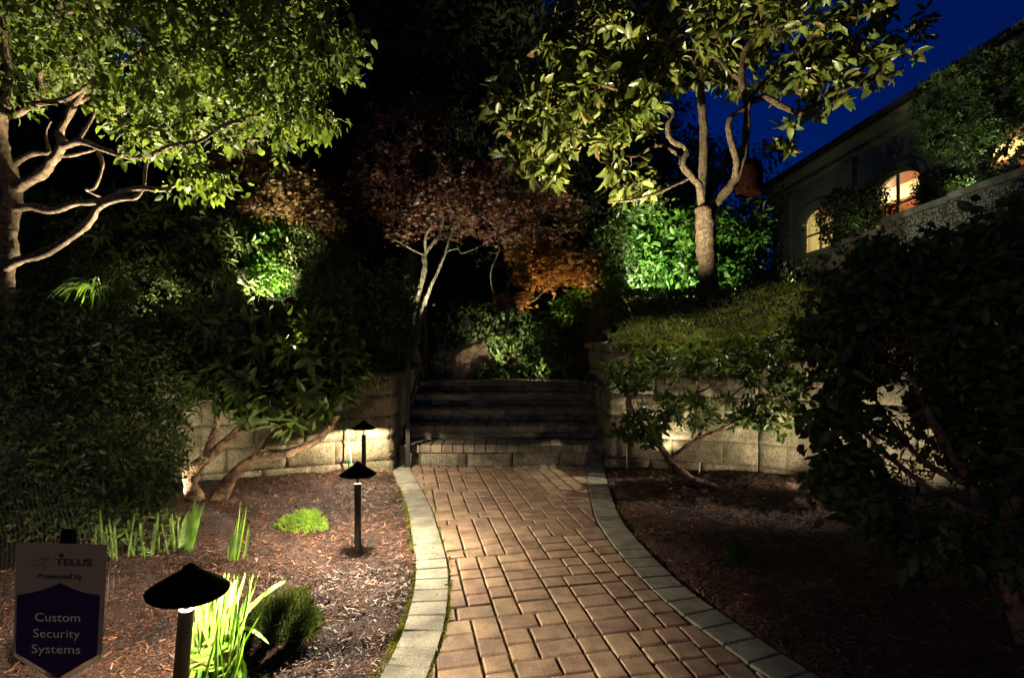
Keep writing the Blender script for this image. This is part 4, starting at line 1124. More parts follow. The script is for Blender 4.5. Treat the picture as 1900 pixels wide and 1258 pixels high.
def daylily():
    r = np.random.default_rng(61)
    Y = 1.98; b = np.array([(392 - CX) / F * Y, Y, .03])
    root = thing('daylily_clump', 'bright green strap-leaf lily clump tied in a knot beside the nearest path light', 'plant', b)
    mb = MB()
    for k in range(130):
        a = r.uniform(0, 6.28); rad = .06 * math.sqrt(r.random())
        base = b + np.array([math.cos(a) * rad, math.sin(a) * rad, 0])
        tip = P(np.clip(r.normal(412, 32), 350, 485), r.uniform(1055, 1175), Y + r.normal() * .07)
        blade(mb, base, tip, r.uniform(.009, .016), np.array([r.normal() * .025, r.normal() * .02, 0]), r)
    for px, py in ((505, 1150), (500, 1195), (478, 1120), (340, 1180), (545, 1070)):
        m = P(430, 1170, Y); blade(mb, m, P(px, py, Y + r.normal() * .05), .016, np.array([0, 0, .06]), r)
    mb.build('leaves', M['leaf_blade'], root, True)
    mb = MB()
    for k in range(16):                           # leaves wound round the clump
        z = .235 + .005 * k + r.normal() * .006; ph = r.uniform(0, 6.28); tl = r.uniform(-.06, .10)
        n = 22; ang = np.linspace(0, r.uniform(3.6, 5.6), n) + ph; rad = .066 + .003 * r.random() + .006 * (k % 3)
        c = b + np.stack([np.cos(ang) * rad, np.sin(ang) * rad, z - .03 - tl * np.cos(ang - 2.4) * .7], 1)
        w = .015 * np.interp(np.linspace(0, 1, n), [0, .15, .8, 1], [.3, 1, 1, .1])
        out = np.stack([np.cos(ang), np.sin(ang), 0 * ang], 1); up = np.array([0, 0, 1.0])
        V = np.vstack([c - up * w[:, None], c + out * .006, c + up * w[:, None]]); i = np.arange(n - 1)
        mb.add_arr(V, np.vstack([np.stack([i, i + 1, n + i + 1, n + i], 1), np.stack([n + i, n + i + 1, 2 * n + i + 1, 2 * n + i], 1)]))
    for k in range(14):                           # loose tails below the knot
        a = r.uniform(0, 6.28); s = b + np.array([math.cos(a) * .066, math.sin(a) * .066, .25])
        blade(mb, s, b + np.array([math.cos(a) * r.uniform(.09, .13), math.sin(a) * r.uniform(.09, .13), r.uniform(-.02, .06)]), .015, np.array([math.cos(a) * .03, math.sin(a) * .03, .02]), r)
    mb.build('knot', M['leaf_blade'], root, True)
daylily()

def mound(name, label, cat, c, rad, n, seed, mat, L, ratio=.25, kind='kite', rise=1.0):
    r = np.random.default_rng(seed); c = np.array(c, float)
    root = thing(name, label, cat, c)
    u = unit(r.normal(size=(n, 3))); u[:, 2] = np.abs(u[:, 2]) * rise
    s = r.uniform(.55, 1.0, n)[:, None] * (1 + .18 * noise3(u * 2.3 + seed)[:, None])
    pos = c + u * s * np.array(rad)
    d = u * 0.8 + np.array([0, 0, .7]) + r.normal(size=(n, 3)) * .35
    LL = r.uniform(*L, n)
    mb = MB(); add_leaves(mb, kind, pos, d, unit(r.normal(size=(n, 3))), LL, LL * ratio)
    mb.build('foliage', mat, root, False)
    mb = MB()
    for k in range(14):
        q = u[k] * np.array(rad) * .8
        mb.tube([c + np.array([0, 0, -.03]), c + q * .5 + np.array([0, 0, .02]), c + q], [.004, .003, .0015], 4)
    mb.build('stems', M['bark_dark'], root)
    return root
h = G(503, 1205); mound('heather', 'rounded olive-green heather mound behind the tied lily leaves', 'plant', [h[0], h[1] + .12, 0.0], (.165, .15, .20), 5200, 62, M['leaf_heather'], (.022, .045), .16)
h = G(545, 998)
def lime_conifer():
    r = np.random.default_rng(63); c = np.array([h[0], h[1] + .1, 0.01])
    root = thing('dwarf_conifer', 'low bright lime-green dwarf conifer alone in the mulch', 'plant', c)
    mb = MB(); n = 700
    x = r.uniform(-1, 1, n); y = r.uniform(-1, 1, n); k = x * x + y * y < 1; x, y = x[k], y[k]
    z = np.sqrt(1 - x * x - y * y) * (.145 + .06 * x) * r.uniform(.35, 1.0, len(x)) + .015
    tips = c + np.stack([x * .215, y * .14, z * 1.1], 1)
    d = np.stack([x, y, .9 + 0 * x], 1)
    for t, dd in zip(tips, d):                    # each shoot a short bottle brush of needles
        m = 15; dd = unit(dd + r.normal(size=3) * .3)
        s = r.random(m) * .04
        add_leaves(mb, 'kite', t - dd * s[:, None] * 1.0, dd * .6 + r.normal(size=(m, 3)) * .8, r.normal(size=(m, 3)), r.uniform(.010, .018, m), .0042)
    mb.build('foliage', M['leaf_lime'], root)
    mb = MB()
    for k in range(16): mb.tube([c + np.array([0, 0, -.03]), (c + tips[k]) / 2, tips[k]], [.004, .003, .0015], 4)
    mb.build('stems', M['bark_brown'], root)
lime_conifer()

def blades_plant(name, label, px, py, tops, w, seed, mat='leaf_blade', n=1, spread=.02):
    r = np.random.default_rng(seed); b = G(px, py); Y = b[1]
    root = thing(name, label, 'plant', b); mb = MB()
    for (tx, ty, dx) in tops:
        base = b + np.array([dx, r.normal() * spread, -.02])
        blade(mb, base, P(tx, ty, Y + r.normal() * .05), w * r.uniform(.8, 1.2), np.array([r.normal() * .02, 0, 0]), r, side=None)
    mb.build('leaves', M[mat], root, True)
blades_plant('iris_leaves', 'narrow upright iris leaves standing between the hedge and the lime conifer', 430, 1058, [(447, 925, .0), (458, 938, .02), (440, 965, -.02), (452, 950, .01), (434, 985, -.03), (462, 972, .03), (425, 1020, -.02)], .017, 64)
blades_plant('broad_leaved_bulb', 'pair of broad pale-green bulb leaves beside the rhododendron trunk', 342, 1038, [(362, 922, .0), (380, 932, .015), (352, 945, -.01), (345, 985, -.02), (372, 940, .02)], .05, 65)
blades_plant('grass_tuft', 'thin grass tuft at the foot of the left wall beside the teal stake', 652, 893, [(645, 838, 0), (655, 845, .02), (648, 852, -.02), (660, 856, .03)], .014, 66)

def green_stems():
    r = np.random.default_rng(67)
    for k in range(26):
        px = 178 + k * 6.1 + r.normal() * 4; py = 1052 - (px - 180) * .10 + r.normal() * 6
        b = G(px, py); h_ = r.uniform(.16, .36)
        root = thing('cane_shoot', 'pale green jointed cane stem standing at the foot of the dark hedge', 'plant stem', b, 'green cane stems in a row under the hedge')
        mb = MB(); t = b + np.array([r.normal() * .03, r.normal() * .02, h_])
        zz = np.linspace(0, 1, 13); pts = b + (t - b) * zz[:, None]; pts[0, 2] -= .03
        mb.tube(pts, .0085 * (1 + .16 * ((np.arange(13) % 3) == 0)) * np.linspace(1, .75, 13), 7)
        mb.build('stem', M['leaf_stem'], root, True)
        lb = MB(); q = pts[r.integers(3, 13, 12)]
        add_leaves(lb, 'kite', q, unit(r.normal(size=(12, 3))) + np.array([0, 0, .3]), r.normal(size=(12, 3)), r.uniform(.03, .06, 12), r.uniform(.012, .02, 12))
        lb.build('leaves', M['leaf_stem'], root)
green_stems()

def arching_grass():
    r = np.random.default_rng(68); c = P(185, 575, 5.9)
    root = thing('arching_grass', 'arching tuft of fine green grass on the dark bank above the hedge', 'grass', c); mb = MB()
    for k in range(170):
        a = r.uniform(0, 6.28); rad = r.uniform(.25, .62)
        e = c + np.array([math.cos(a) * rad, math.sin(a) * rad * .7, r.uniform(-.05, .18)])
        blade(mb, c + r.normal(size=3) * .04, e, .011, np.array([0, 0, r.uniform(.3, .6)]), r, 10)
    mb.build('blades', M['leaf_mid'], root, True)
arching_grass()

h = G(1372, 1050); mound('young_conifer', 'small grey-green tuft alone in the dark right-hand mulch bed', 'plant', [h[0], h[1], .01], (.085, .08, .135), 900, 69, M['leaf_mid'], (.025, .05), .14)

def boulder(label, c, rad, seed, flip=1):
    r = np.random.default_rng(seed); c = np.array(c)
    root_n = 26; mb = MB()
    th = np.linspace(0, math.pi, root_n); ph = np.linspace(0, 2 * math.pi, 40, endpoint=False)
    T, Pq = np.meshgrid(th, ph, indexing='ij')
    u = np.stack([np.sin(T) * np.cos(Pq), np.sin(T) * np.sin(Pq), np.cos(T)], -1)
    cuts = unit(r.normal(size=(11, 3)) + np.array([0, 0, .2])); hh = r.uniform(.62, .95, 11)
    dots = u @ cuts.T
    s = np.min(np.where(dots > .05, hh / np.maximum(dots, .05), 9), axis=-1)
    s = np.minimum(s, 1.25) * (1 + .05 * noise3(u * 3 + seed) + .025 * noise3(u * 9))
    V = c + u * s[..., None] * np.array(rad) * np.array([flip, 1, 1])
    n, m = T.shape; i, j = np.meshgrid(np.arange(n - 1), np.arange(m), indexing='ij'); j2 = (j + 1) % m
    mb.add_arr(V.reshape(-1, 3), np.stack([i * m + j, (i + 1) * m + j, (i + 1) * m + j2, i * m + j2], -1).reshape(-1, 4))
    o = mb.build('boulder', M['rock']); tag(o, label, 'boulder'); return o
boulder('large brown pointed boulder on the landing above the steps', P(868, 690, 8.6) , (.50, .36, .56), 71, -1)
boulder('small pale stone leaning at the left foot of the large boulder', P(822, 672, 8.75), (.15, .12, .16), 73)

def fern(label, px, py, Y, n, seed, Ln):
    r = np.random.default_rng(seed); c = P(px, py, Y)
    root = thing('fern', label, 'fern', c); mb = MB()
    for k in range(n):
        a = k / n * 6.28 + r.normal() * .2; L = Ln * r.uniform(.8, 1.1)
        s = np.linspace(.08, 1, 26)
        cc = c + np.stack([np.cos(a) * s * L * .75, np.sin(a) * s * L * .6, L * (.9 * s - .55 * s ** 2)], 1)
        tg = unit(np.gradient(cc, axis=0)); sd = unit(np.cross(tg, [0, 0, 1.0])); w = .09 * np.sin(np.clip(s * 1.05, 0, 1) * math.pi) ** .7 * Ln / .5 + .01
        for sg in (-1, 1):
            add_leaves(mb, 'kite', cc, sd * sg + tg * .35 + np.array([0, 0, -.15]), np.array([0, 0, 1.0]) + 0 * cc, w, w * .28)
        mb.tube(cc[::3], .003, 4, False)
    mb.build('fronds', M['leaf_mid'], root)
fern('arching fern on the bank just left of the boulder behind the rail', 810, 690, 8.5, 9, 81, .5)

# ------------------------------------------------------------------ ground cover along the wall tops
def cover(name, label_kind, fn, n, seed, mat, L, ratio):
    r = np.random.default_rng(seed)
    pos, d = fn(n, r)
    LL = r.uniform(*L, len(pos)); mb = MB()
    add_leaves(mb, 'kite', pos, d, unit(r.normal(size=(len(pos), 3)) * .6 + np.array([0, -.4, .8])), LL, LL * ratio)
    o = mb.build(name, mat); o['kind'] = 'stuff'; return o
def right_cover(n, r):
    x = r.uniform(1.05, 4.3, n); s = r.random(n) ** 1.5 * 1.8 - .12
    y = np.interp(x, WR[:, 0], WR[:, 1]) + s
    z = hill(x, np.maximum(y, np.interp(x, WR[:, 0], WR[:, 1]) + .02)) + .10 * r.random(n) * np.clip(s + .3, 0, 1) + np.where(s < 0, -.10 * r.random(n) - .3 * np.abs(s) + .05, .03) + .03 * noise3(np.stack([x * 6, y * 6, 0 * x], -1))
    return np.stack([x, y, z], 1), np.stack([r.normal(size=n) * .7, -.25 + r.normal(size=n) * .5, .8 + 0 * x], 1)
cover('ground_cover', '', right_cover, 26000, 91, M['leaf_cover'], (.028, .055), .5)
def left_cover(n, r):
    x = r.uniform(-4.2, -1.36, n); s = r.random(n) * 1.2 - .12
    wy = np.interp(x, WL[:, 0], WL[:, 1]); y = wy + s
    z = hill(x, np.maximum(y, wy + .02)) + .09 * r.random(n) + np.where(s < 0, -.14 * r.random(n), 0)
    return np.stack([x, y, z], 1), np.stack([r.normal(size=n) * .7, -.25 + r.normal(size=n) * .5, .7 + 0 * x], 1)
cover('ground_cover', '', left_cover, 9000, 92, M['leaf_cover'], (.028, .055), .5)

# ------------------------------------------------------------------ mulch chips, moss, fallen leaves
def mulch():
    r = np.random.default_rng(95)
    for side, n in ((-1, 50000), (1, 56000)):
        y = 1.35 + (r.random(int(n * 2.2)) ** 1.35) * 5.0
        w = r.random(len(y)) ** 1.15
        x = xl_out(y) - .012 - w * 2.6 if side < 0 else xr_out(y) + .012 + w * 3.4
        pn = noise3(np.stack([x * 2.3, y * 2.3, 0 * x + 7], -1)) + .5 * noise3(np.stack([x * 6, y * 6, 0 * x + 2], -1))
        k = (y < ywall(x) - .03) & (np.abs(x / y) < 1.02) & (r.random(len(x)) < np.clip(.8 + 1.0 * pn, .4, 1))
        sp = r.random(len(x)) < .02                # some spilt over the edging
        x = np.where(sp, x - (-1 if side < 0 else 1) * r.random(len(x)) * .22 * (w < .9), x)
        x, y = x[k][:n], y[k][:n]
        z = np.where((x > xl_out(y)) & (x < xr_out(y)), .006, bed_h(x, y) + .004 + r.random(len(x)) * .008)
        a = r.uniform(0, 6.28, len(x)); d = np.stack([np.cos(a), np.sin(a), r.normal(size=len(x)) * .28], 1)
        nn = np.array([0, 0, 1.0]) + r.normal(size=(len(x), 3)) * .45
        L = .007 + r.random(len(x)) ** 2.6 * .040
        mb = MB(); add_leaves(mb, 'chip', np.stack([x, y, z], 1), d, nn, L, np.clip(L * r.uniform(.1, .4, len(x)), .0022, .007))
        o = mb.build('mulch', M['chips']); o['kind'] = 'stuff'
    n = 150
    y = 1.5 + r.random(n) * 4.2; x = np.where(r.random(n) < .4, xl_out(y) - r.random(n) * 1.5, xr_out(y) + .05 + r.random(n) * 2.4)
    k = y < ywall(x) - .1; x, y = x[k], y[k]
    mb = MB(); a = r.uniform(0, 6.28, len(x))
    L = r.uniform(.018, .042, len(x))
    add_leaves(mb, 'oval', np.stack([x, y, bed_h(x, y) + .014], 1), np.stack([np.cos(a), np.sin(a), .15 * r.normal(size=len(x))], 1), np.array([0, 0, 1.0]) + .3 * r.normal(size=(len(x), 3)), L, L * .5)
    o = mb.build('fallen_leaves', M['litter']); o['kind'] = 'stuff'
    # moss cushions in the joints and along the left edging
    pos = []
    for k in range(170):
        yy = 1.9 + r.random() ** .9 * 3.4
        if r.random() < .75: cx, sp = xl_out(yy) - .012, (.012, .05)
        else: cx, sp = xl_in(yy) + .005, (.006, .05)
        m = int(r.integers(18, 60))
        pos.append(np.stack([cx + r.normal(size=m) * sp[0], yy + r.normal(size=m) * sp[1], -.008 + r.random(m) * .008], 1))
    pos = np.vstack(pos); mb = MB()
    add_leaves(mb, 'kite', pos, r.normal(size=(len(pos), 3)) * .6 + np.array([0, 0, 1.0]), r.normal(size=(len(pos), 3)), r.uniform(.006, .014, len(pos)), .005)
    o = mb.build('moss', M['moss']); o['kind'] = 'stuff'
mulch()

# ------------------------------------------------------------------ handrail, stakes, netting, sign
def handrail():
    root = thing('handrail', 'black metal handrail rising with the steps on their left side', 'handrail', (-1.2, 6.2, 0))
    p1 = np.array([-1.195, 6.2, 0]); p2 = np.array([-1.255, 7.86, .878])
    for p, z in ((p1, 1.17), (p2, 1.93)):
        mb = MB(); mb.box(p[0] - .024, p[0] + .024, p[1] - .024, p[1] + .024, p[2] - .02, z); mb.box(p[0] - .05, p[0] + .05, p[1] - .05, p[1] + .05, p[2] + .001, p[2] + .012)
        mb.build('post', M['bronze'], root)
    a, b = p1 + [0, -.03, 1.19], p2 + [0, .03, 1.075]
    d = unit(b - a); s = unit(np.cross(d, [0, 0, 1.0])); u = np.cross(s, d)
    mb = MB(); mb.obox((a + b) / 2, d * np.linalg.norm(b - a) / 2, s * .024, u * .018)
    mb.build('top_rail', M['bronze'], root)
    mb = MB(); mb.obox((a + b) / 2 - [0, 0, .55], d * (np.linalg.norm(b - a) / 2 - .06), s * .012, u * .012); mb.build('lower_rail', M['bronze'], root)
handrail()

def stake(name, label, cat, a, b, rad, mat):
    o = thing(name, label, cat, a); mb = MB(); mb.tube([np.array(a) - [0, 0, .08], np.array(a), np.array(b)], rad, 10); mb.build('rod', mat, o, True)
    d = unit(np.array(b) - np.array(a)); mb = MB(); mb.tube([np.array(b), np.array(b) + d * .02], rad * 1.25, 10); mb.build('end_cap', mat, o, True)
    return o
a = G(655, 888); stake('garden_cane', 'teal garden cane leaning on the left wall behind the farthest path light', 'garden stake', a, P(641, 768, a[1] + .15), .008, M['teal'])
a = G(1163, 872); stake('sprinkler_riser', 'thin pale sprinkler riser upright against the right wall corner', 'sprinkler', a, P(1163, 806, a[1]), .006, M['white'])
a = G(1297, 886); stake('sprinkler_riser', 'short pale sprinkler head poking out of the right mulch bed', 'sprinkler', a, P(1298, 862, a[1]), .008, M['white'])

def netting():
    root = thing('netting_fence', 'sagging black plastic deer netting in front of the hedge at the left', 'fence', G(250, 1190))
    r = np.random.default_rng(97)
    q = np.array([(-3.1, 2.75, 0), (-2.35, 2.55, 0), (-1.72, 2.50, 0), (-1.60, 2.60, 0)])
    c = cr(q, 14); s = np.concatenate([[0], np.cumsum(np.linalg.norm(np.diff(c, axis=0), axis=1))])
    Hn = 1.15; g = .024
    ns, nz = int(s[-1] / g), int(Hn / g)
    S_ = np.linspace(0, s[-1], ns + 1); Z_ = np.linspace(0, Hn, nz + 1)
    def pt(sv, zv):
        x = np.interp(sv, s, c[:, 0]); y = np.interp(sv, s, c[:, 1])
        w = .05 * noise3(np.stack([sv * 2.2, zv * 2.6, 0 * sv], -1)) + .012 * noise3(np.stack([sv * 9, zv * 9, 0 * sv + 4], -1))
        return np.stack([x + w * .4, y + w, zv - .05 * noise3(np.stack([sv * 1.7, 0 * sv, 0 * sv + 9], -1)) * zv + .02], -1)
    mb = MB(); w = .0006
    def strip(p):
        n = len(p)
        mb.tube(p, w, 3, False)
    for sv in S_: strip(pt(np.full(16, sv), np.linspace(0, Hn, 16)))
    for zv in Z_: strip(pt(np.linspace(0, s[-1], 60), np.full(60, zv)))
    mb.build('mesh', M['net'], root)
    for k in (0,):
        mb = MB(); mb.tube([c[k] + [0, .03, -.1], c[k] + [0, .03, 1.2]], .006, 6); mb.build('post', M['black'], root)
netting()

def text_mesh(s, size, font_bold=0.0, sx=1.0, spacing=1.0):
    cu = bpy.data.curves.new('t', 'FONT'); cu.body = s; cu.size = size; cu.align_x = 'CENTER'; cu.offset = font_bold; cu.space_character = spacing; cu.extrude = 0.0
    cu.resolution_u = 3
    o = bpy.data.objects.new('t', cu); COL.objects.link(o)
    dg = bpy.context.evaluated_depsgraph_get(); dg.update()
    me = o.evaluated_get(dg).to_mesh()
    V = np.array([v.co[:] for v in me.vertices]); Fc = [tuple(p.vertices) for p in me.polygons]
    o.to_mesh_clear(); bpy.data.objects.remove(o); bpy.data.curves.remove(cu)
    V[:, 0] *= sx
    return V, Fc
def sign_mat(name, c, tr):
    m, nt, b = new_mat(name)
    b.inputs['Base Color'].default_value = (*c, 1); b.inputs['Roughness'].default_value = 0.35
    t = nt.nodes.new('ShaderNodeBsdfTranslucent'); t.inputs[0].default_value = (*c, 1)
    mx = nt.nodes.new('ShaderNodeMixShader'); mx.inputs[0].default_value = tr
    nt.links.new(b.outputs[0], mx.inputs[1]); nt.links.new(t.outputs[0], mx.inputs[2]); nt.links.new(mx.outputs[0], nt.nodes['Material Output'].inputs[0])
    return m
def yard_sign():
    Y = 1.45; k = Y / F                           # metres per photo pixel on the sign
    c = P(111, 1130, Y)
    root = thing('yard_sign', 'grey and purple shield-shaped security yard sign on a black stake', 'sign', [c[0], Y, 0.1])
    A = R(3.2); ca, sa = math.cos(A), math.sin(A); yaw = R(-4); cy, sy = math.cos(yaw), math.sin(yaw)
    def fn(px, py, d):                            # sign-plane pixel offsets (from 111,1130) to the world, d towards the viewer
        x, z = (px - 111) * k, -(py - 1130) * k
        return np.array([c[0] + x * cy + d * sy, Y + x * sy - d * cy, c[2] + z])
    outl = [(25, 1009), (203, 1008), (203, 1012), (193, 1217), (109, 1268), (18, 1221), (18, 1216)]
    mb = MB(); mb.prism(outl, fn, -.0022, 0.0); mb.build('panel', sign_mat('sign_grey', (.22, .19, .15), .22), root)
    sh = [(27, 1106), (50, 1102), (80, 1094), (112, 1081), (140, 1092), (165, 1099), (190, 1101), (184, 1212), (109, 1257), (24, 1214)]
    mb = MB(); mb.prism(sh, fn, .0004, .0010); mb.build('shield', sign_mat('sign_purple', (.03, .014, .10), .6), root)
    black = plain('sign_ink', (.01, .012, .012), .5, 0, 40, .1, 0); grey = plain('sign_silver', (.42, .40, .40), .5, 0, 40, .05, 0); grn = plain('sign_green_ink', (.04, .06, .035), .5, 0, 40, .1, 0)
    def put(name, s, cx, base, hpx, mat, bold=0.0, width=None, rot=0.0, d=.0014):
        V, Fc = text_mesh(s, 1.0, bold)
        capw = V[:, 0].max() - V[:, 0].min(); V[:, 0] -= (V[:, 0].max() + V[:, 0].min()) / 2
        sc = hpx / .70; sxx = (width / capw) if width else sc
        ct, st = math.cos(rot), math.sin(rot)
        px = cx + V[:, 0] * sxx * ct - V[:, 1] * sc * st * -0; py = base - V[:, 1] * sc - V[:, 0] * sxx * st
        mb = MB(); mb.add([fn(a, b, d) for a, b in zip(px, py)], Fc); mb.build(name, mat, root)
    put('lettering', 'TELUS', 139, 1047.5, 12.0, black, .028, 74, .02)
    put('lettering', 'Protected by', 112, 1073, 9.5, black, .018, 88, .02)
    put('lettering', 'Custom', 107.5, 1152, 16.0, grey, -.004, 89, .02, .0018)
    put('lettering', 'Security', 105.5, 1182, 16.0, grey, -.004, 92, .02, .0018)
    put('lettering', 'Systems', 104.5, 1211, 16.0, grey, -.004, 96, .02, .0018)
    mb = MB()                                     # swoosh mark left of the name
    for pts, w in (([(56, 1043), (70, 1039), (85, 1036), (98, 1034.5)], 2.2), ([(52, 1053), (64, 1049), (76, 1045), (86, 1039), (92, 1035.5)], 1.7), ([(78, 1047), (76, 1051), (80, 1053), (88, 1050.5)], 1.6)):
        p = cr([(a, b, 0) for a, b in pts], 6); n = len(p); ww = w * np.sin(np.linspace(.25, math.pi - .15, n)) + .2
        V = [fn(a, b - q / 2, .0014) for (a, b, _), q in zip(p, ww)] + [fn(a, b + q / 2, .0014) for (a, b, _), q in zip(p, ww)]
        mb.add(V, [(i, n + i, n + i + 1, i + 1) for i in range(n - 1)])
    mb.build('emblem', grn, root)
    for px, py in ((115, 1029), (101, 1251)):
        mb = MB(); a = np.linspace(0, 2 * math.pi, 14, endpoint=False)
        mb.prism([(px + 4 * math.cos(q), py + 4 * math.sin(q)) for q in a], fn, .0012, .0035); mb.build('screw', M['bronze'], root)
    mb = MB(); mb.prism([(110, 985), (131, 986), (110, 1330), (86, 1330)], fn, -.022, -.004)
    V0 = fn(97, 1325, -.013)
    mb.obox(np.array([V0[0], V0[1], .2]), (.012, 0, 0), (0, .008, 0), (0, 0, .22))
    mb.build('stake', M['black'], root)
yard_sign()

# ------------------------------------------------------------------ terrace planting at the building
def terrace_plants():
    z = 3.58
    bush('terrace_shrub', 'dark rounded shrub on the terrace between the two nearest lit windows', [8.1, 13.2, z], [EB(1575, 400, 12.9, 55, 55, .45), EB(1615, 385, 12.2, 42, 42, .4), EB(1550, 420, 13.4, 30, 35, .3)], 420, 101, M['leaf_dark'], M['bark_dark'], leafer_fill('kite', per=14, L=(.06, .10), ratio=.5, droop=.1, spread=.06, flat=.4), 6)
    bush('clipped_shrub', 'small black clipped ball shrub right of the red-beamed window', [8.2, 11.1, z], [EB(1742, 345, 10.6, 42, 34, .35), EB(1735, 370, 10.5, 38, 20, .3)], 260, 102, M['leaf_black'], M['bark_dark'], leafer_fill('kite', per=14, L=(.05, .08), ratio=.5, droop=.1, spread=.05, flat=.4), 4)
    Y = 9.3
    make_tree('standard_tree', 'glossy-leaved small tree on bare stems in front of the building', 'tree', [P(1815, 350, Y)[0], Y, z],
              [(PL((1815, 385, Y), (1812, 330, Y), (1800, 260, Y), (1780, 200, Y)), .035, .014), (PL((1832, 380, Y), (1835, 300, Y), (1850, 220, Y), (1850, 160, Y)), .03, .012), (PL((1822, 375, Y), (1828, 330, Y - .1), (1870, 270, Y - .1), (1900, 220, Y - .1)), .018, .008)],
              [EB(1765, 190, Y, 65, 65, .5), EB(1830, 170, Y + .1, 85, 80, .6), EB(1790, 260, Y - .1, 75, 45, .45), EB(1880, 250, Y, 60, 60, .45), EB(1740, 245, Y, 40, 40, .3), EB(1900, 150, Y + .2, 60, 60, .5)], 1150, 103,
              M['leaf_mid'], M['bark_dark'], leafer_whorl('oval', n=(6, 10), L=(.06, .10), ratio=.4, spread=(35, 95), droop=.1), shell=.5, r0=.007)
    bush('terrace_shrub', 'low dark planting along the terrace coping at the right edge', [7.9, 8.3, z], [EB(1880, 330, 8.3, 60, 18, .3), EB(1800, 345, 9.2, 50, 12, .2)], 200, 104, M['leaf_dark'], M['bark_dark'], leafer_fill('kite', per=12, L=(.05, .08), ratio=.5, droop=.1, spread=.05, flat=.4), 4)
terrace_plants()

# ------------------------------------------------------------------ tall dark trees behind
def big_tree(label, x, y, h_, rad, seed, n, z0=None, low=.02):
    Lf, pr = ((.16, .34), 15) if h_ > 8 else ((.06, .13), 24)
    r = np.random.default_rng(seed); z = float(hill(np.array(x), np.array(y))) if z0 is None else z0
    b = np.array([x, y, z])
    lim = [([b - [0, 0, .3], b + [0, 0, h_ * .3], b + [r.normal() * .2, 0, h_ * .65], b + [r.normal() * .3, 0, h_ * .97]], .24, .04)]
    blobs = []
    for k in range(16):
        t = low + (1 - low) * (k + .5) / 16; rr = rad * (1 - .78 * t) * r.uniform(.75, 1.15) + .25
        a = r.uniform(0, 6.28); off = rr * .45
        blobs.append((b + np.array([math.cos(a) * off, math.sin(a) * off, h_ * t]), np.array([rr, rr, h_ * .075])))
        if k % 3 == 0:
            q = b + np.array([math.cos(a) * rr, math.sin(a) * rr, h_ * t - .25]); lim.append(([b + [0, 0, h_ * t], (b + [0, 0, h_ * t] + q) / 2 + [0, 0, .1], q], .06, .015))
    make_tree('dark_tree', label, 'tree', b, lim, blobs, n, seed, M['leaf_black'], M['bark_dark'], leafer_fill('kite', per=pr, L=Lf, ratio=.42, droop=.5, spread=.2 if h_ > 8 else .14, flat=.4), shell=.3, jit=.07, r0=.02, r1=.004, twig_sides=3)
big_tree('dark rounded tree directly behind the left half of the magnolia', 2.9, 14.5, 8.0, 2.6, 125, 900, 2.2, .0)
big_tree('broad black tree closing the gap behind the two central conifers', -1.6, 19.5, 17.0, 5.0, 121, 1300)
big_tree('broad black tree far behind the bright left tree', -6.0, 19.0, 17.0, 5.0, 122, 1819)
big_tree('broad black tree far behind the magnolia', 4.2, 21.0, 16.0, 4.6, 123, 1200)
big_tree('shadowy low conifer behind the two pale maple stems', -2.2, 11.6, 5.4, 2.4, 124, 800, 1.2, .0)
big_tree('tall black conifer behind the red maples, left of centre', -3.0, 15.0, 14.5, 3.4, 111, 1260)
big_tree('tall black conifer against the sky at the top centre', -.6, 16.5, 15.5, 3.2, 112, 1260)
big_tree('tall dark tree whose crown fills the gap left of the magnolia', 2.6, 17.5, 15.0, 3.4, 113, 900)
big_tree('dark tree at the back behind the left bright tree', -8.0, 14.5, 13.0, 3.8, 114, 1260)
big_tree('dark tree far left behind the pale trunk', -12.5, 13.0, 12.0, 3.8, 115, 1120)
big_tree('dark tree low behind the magnolia, near the building corner', 5.6, 19.5, 6.8, 3.0, 116, 700, 2.4, .02)
big_tree('shadowy low conifer behind the boulder and green shrubs', .6, 12.2, 5.0, 2.6, 117, 700, 1.0, .0)
big_tree('shadowy low conifer behind the pale gold maple', -4.6, 11.5, 5.5, 2.8, 118, 700, 1.2, .0)
big_tree('dark spreading tree between the lit shrub and building', 4.6, 12.5, 4.2, 2.0, 119, 500, 1.8, .0)
big_tree('shadowy low conifer in the dark corner under the left tree', -8.6, 10.2, 5.6, 2.6, 120, 700, 1.2, .0)

# ------------------------------------------------------------------ hidden garden spotlights, and added fill lamps
def gp(px, py, Y, dz=.12):
    p = P(px, py, Y); p[2] = float(hill(p[0], p[1])) + dz; return p
WHITE = (1.0, 0.86, 0.62); COOL = (0.93, 1.0, 0.78); AMBER = (1.0, 0.68, 0.36)
spotlight(gp(420, 600, 6.0), P(330, 120, 5.0), 1250, WHITE, 95, .7, 'spotlight on the left bank aimed up into the bright green tree')
spotlight(gp(120, 600, 5.6, .3), P(110, 200, 5.0), 130, WHITE, 80, .7, 'spotlight behind the left hedge aimed up the pale sinuous trunk')
spotlight(gp(1140, 600, 6.35), P(1270, 40, 7.0), 1350, (1.0, 0.9, 0.6), 100, .7, 'spotlight in the ground cover left of the magnolia trunk')
spotlight(gp(1185, 565, 7.6), P(1290, 455, 9.0), 240, COOL, 100, .6, 'spotlight aimed at the vivid green shrub')
spotlight(gp(785, 650, 8.35), P(850, 400, 8.8), 280, WHITE, 80, .7, 'spotlight at the foot of the red maple stems')
spotlight(gp(985, 640, 7.9), P(1040, 490, 8.2), 170, AMBER, 60, .7, 'spotlight aimed up at the orange maple')
spotlight(gp(470, 560, 7.6), P(515, 370, 8.6), 700, WHITE, 60, .7, 'spotlight below the pale gold maple')
spotlight(gp(530, 600, 7.9), P(500, 470, 8.6), 75, COOL, 50, .7, 'spotlight aimed at the glowing green shrub by the gold maple')
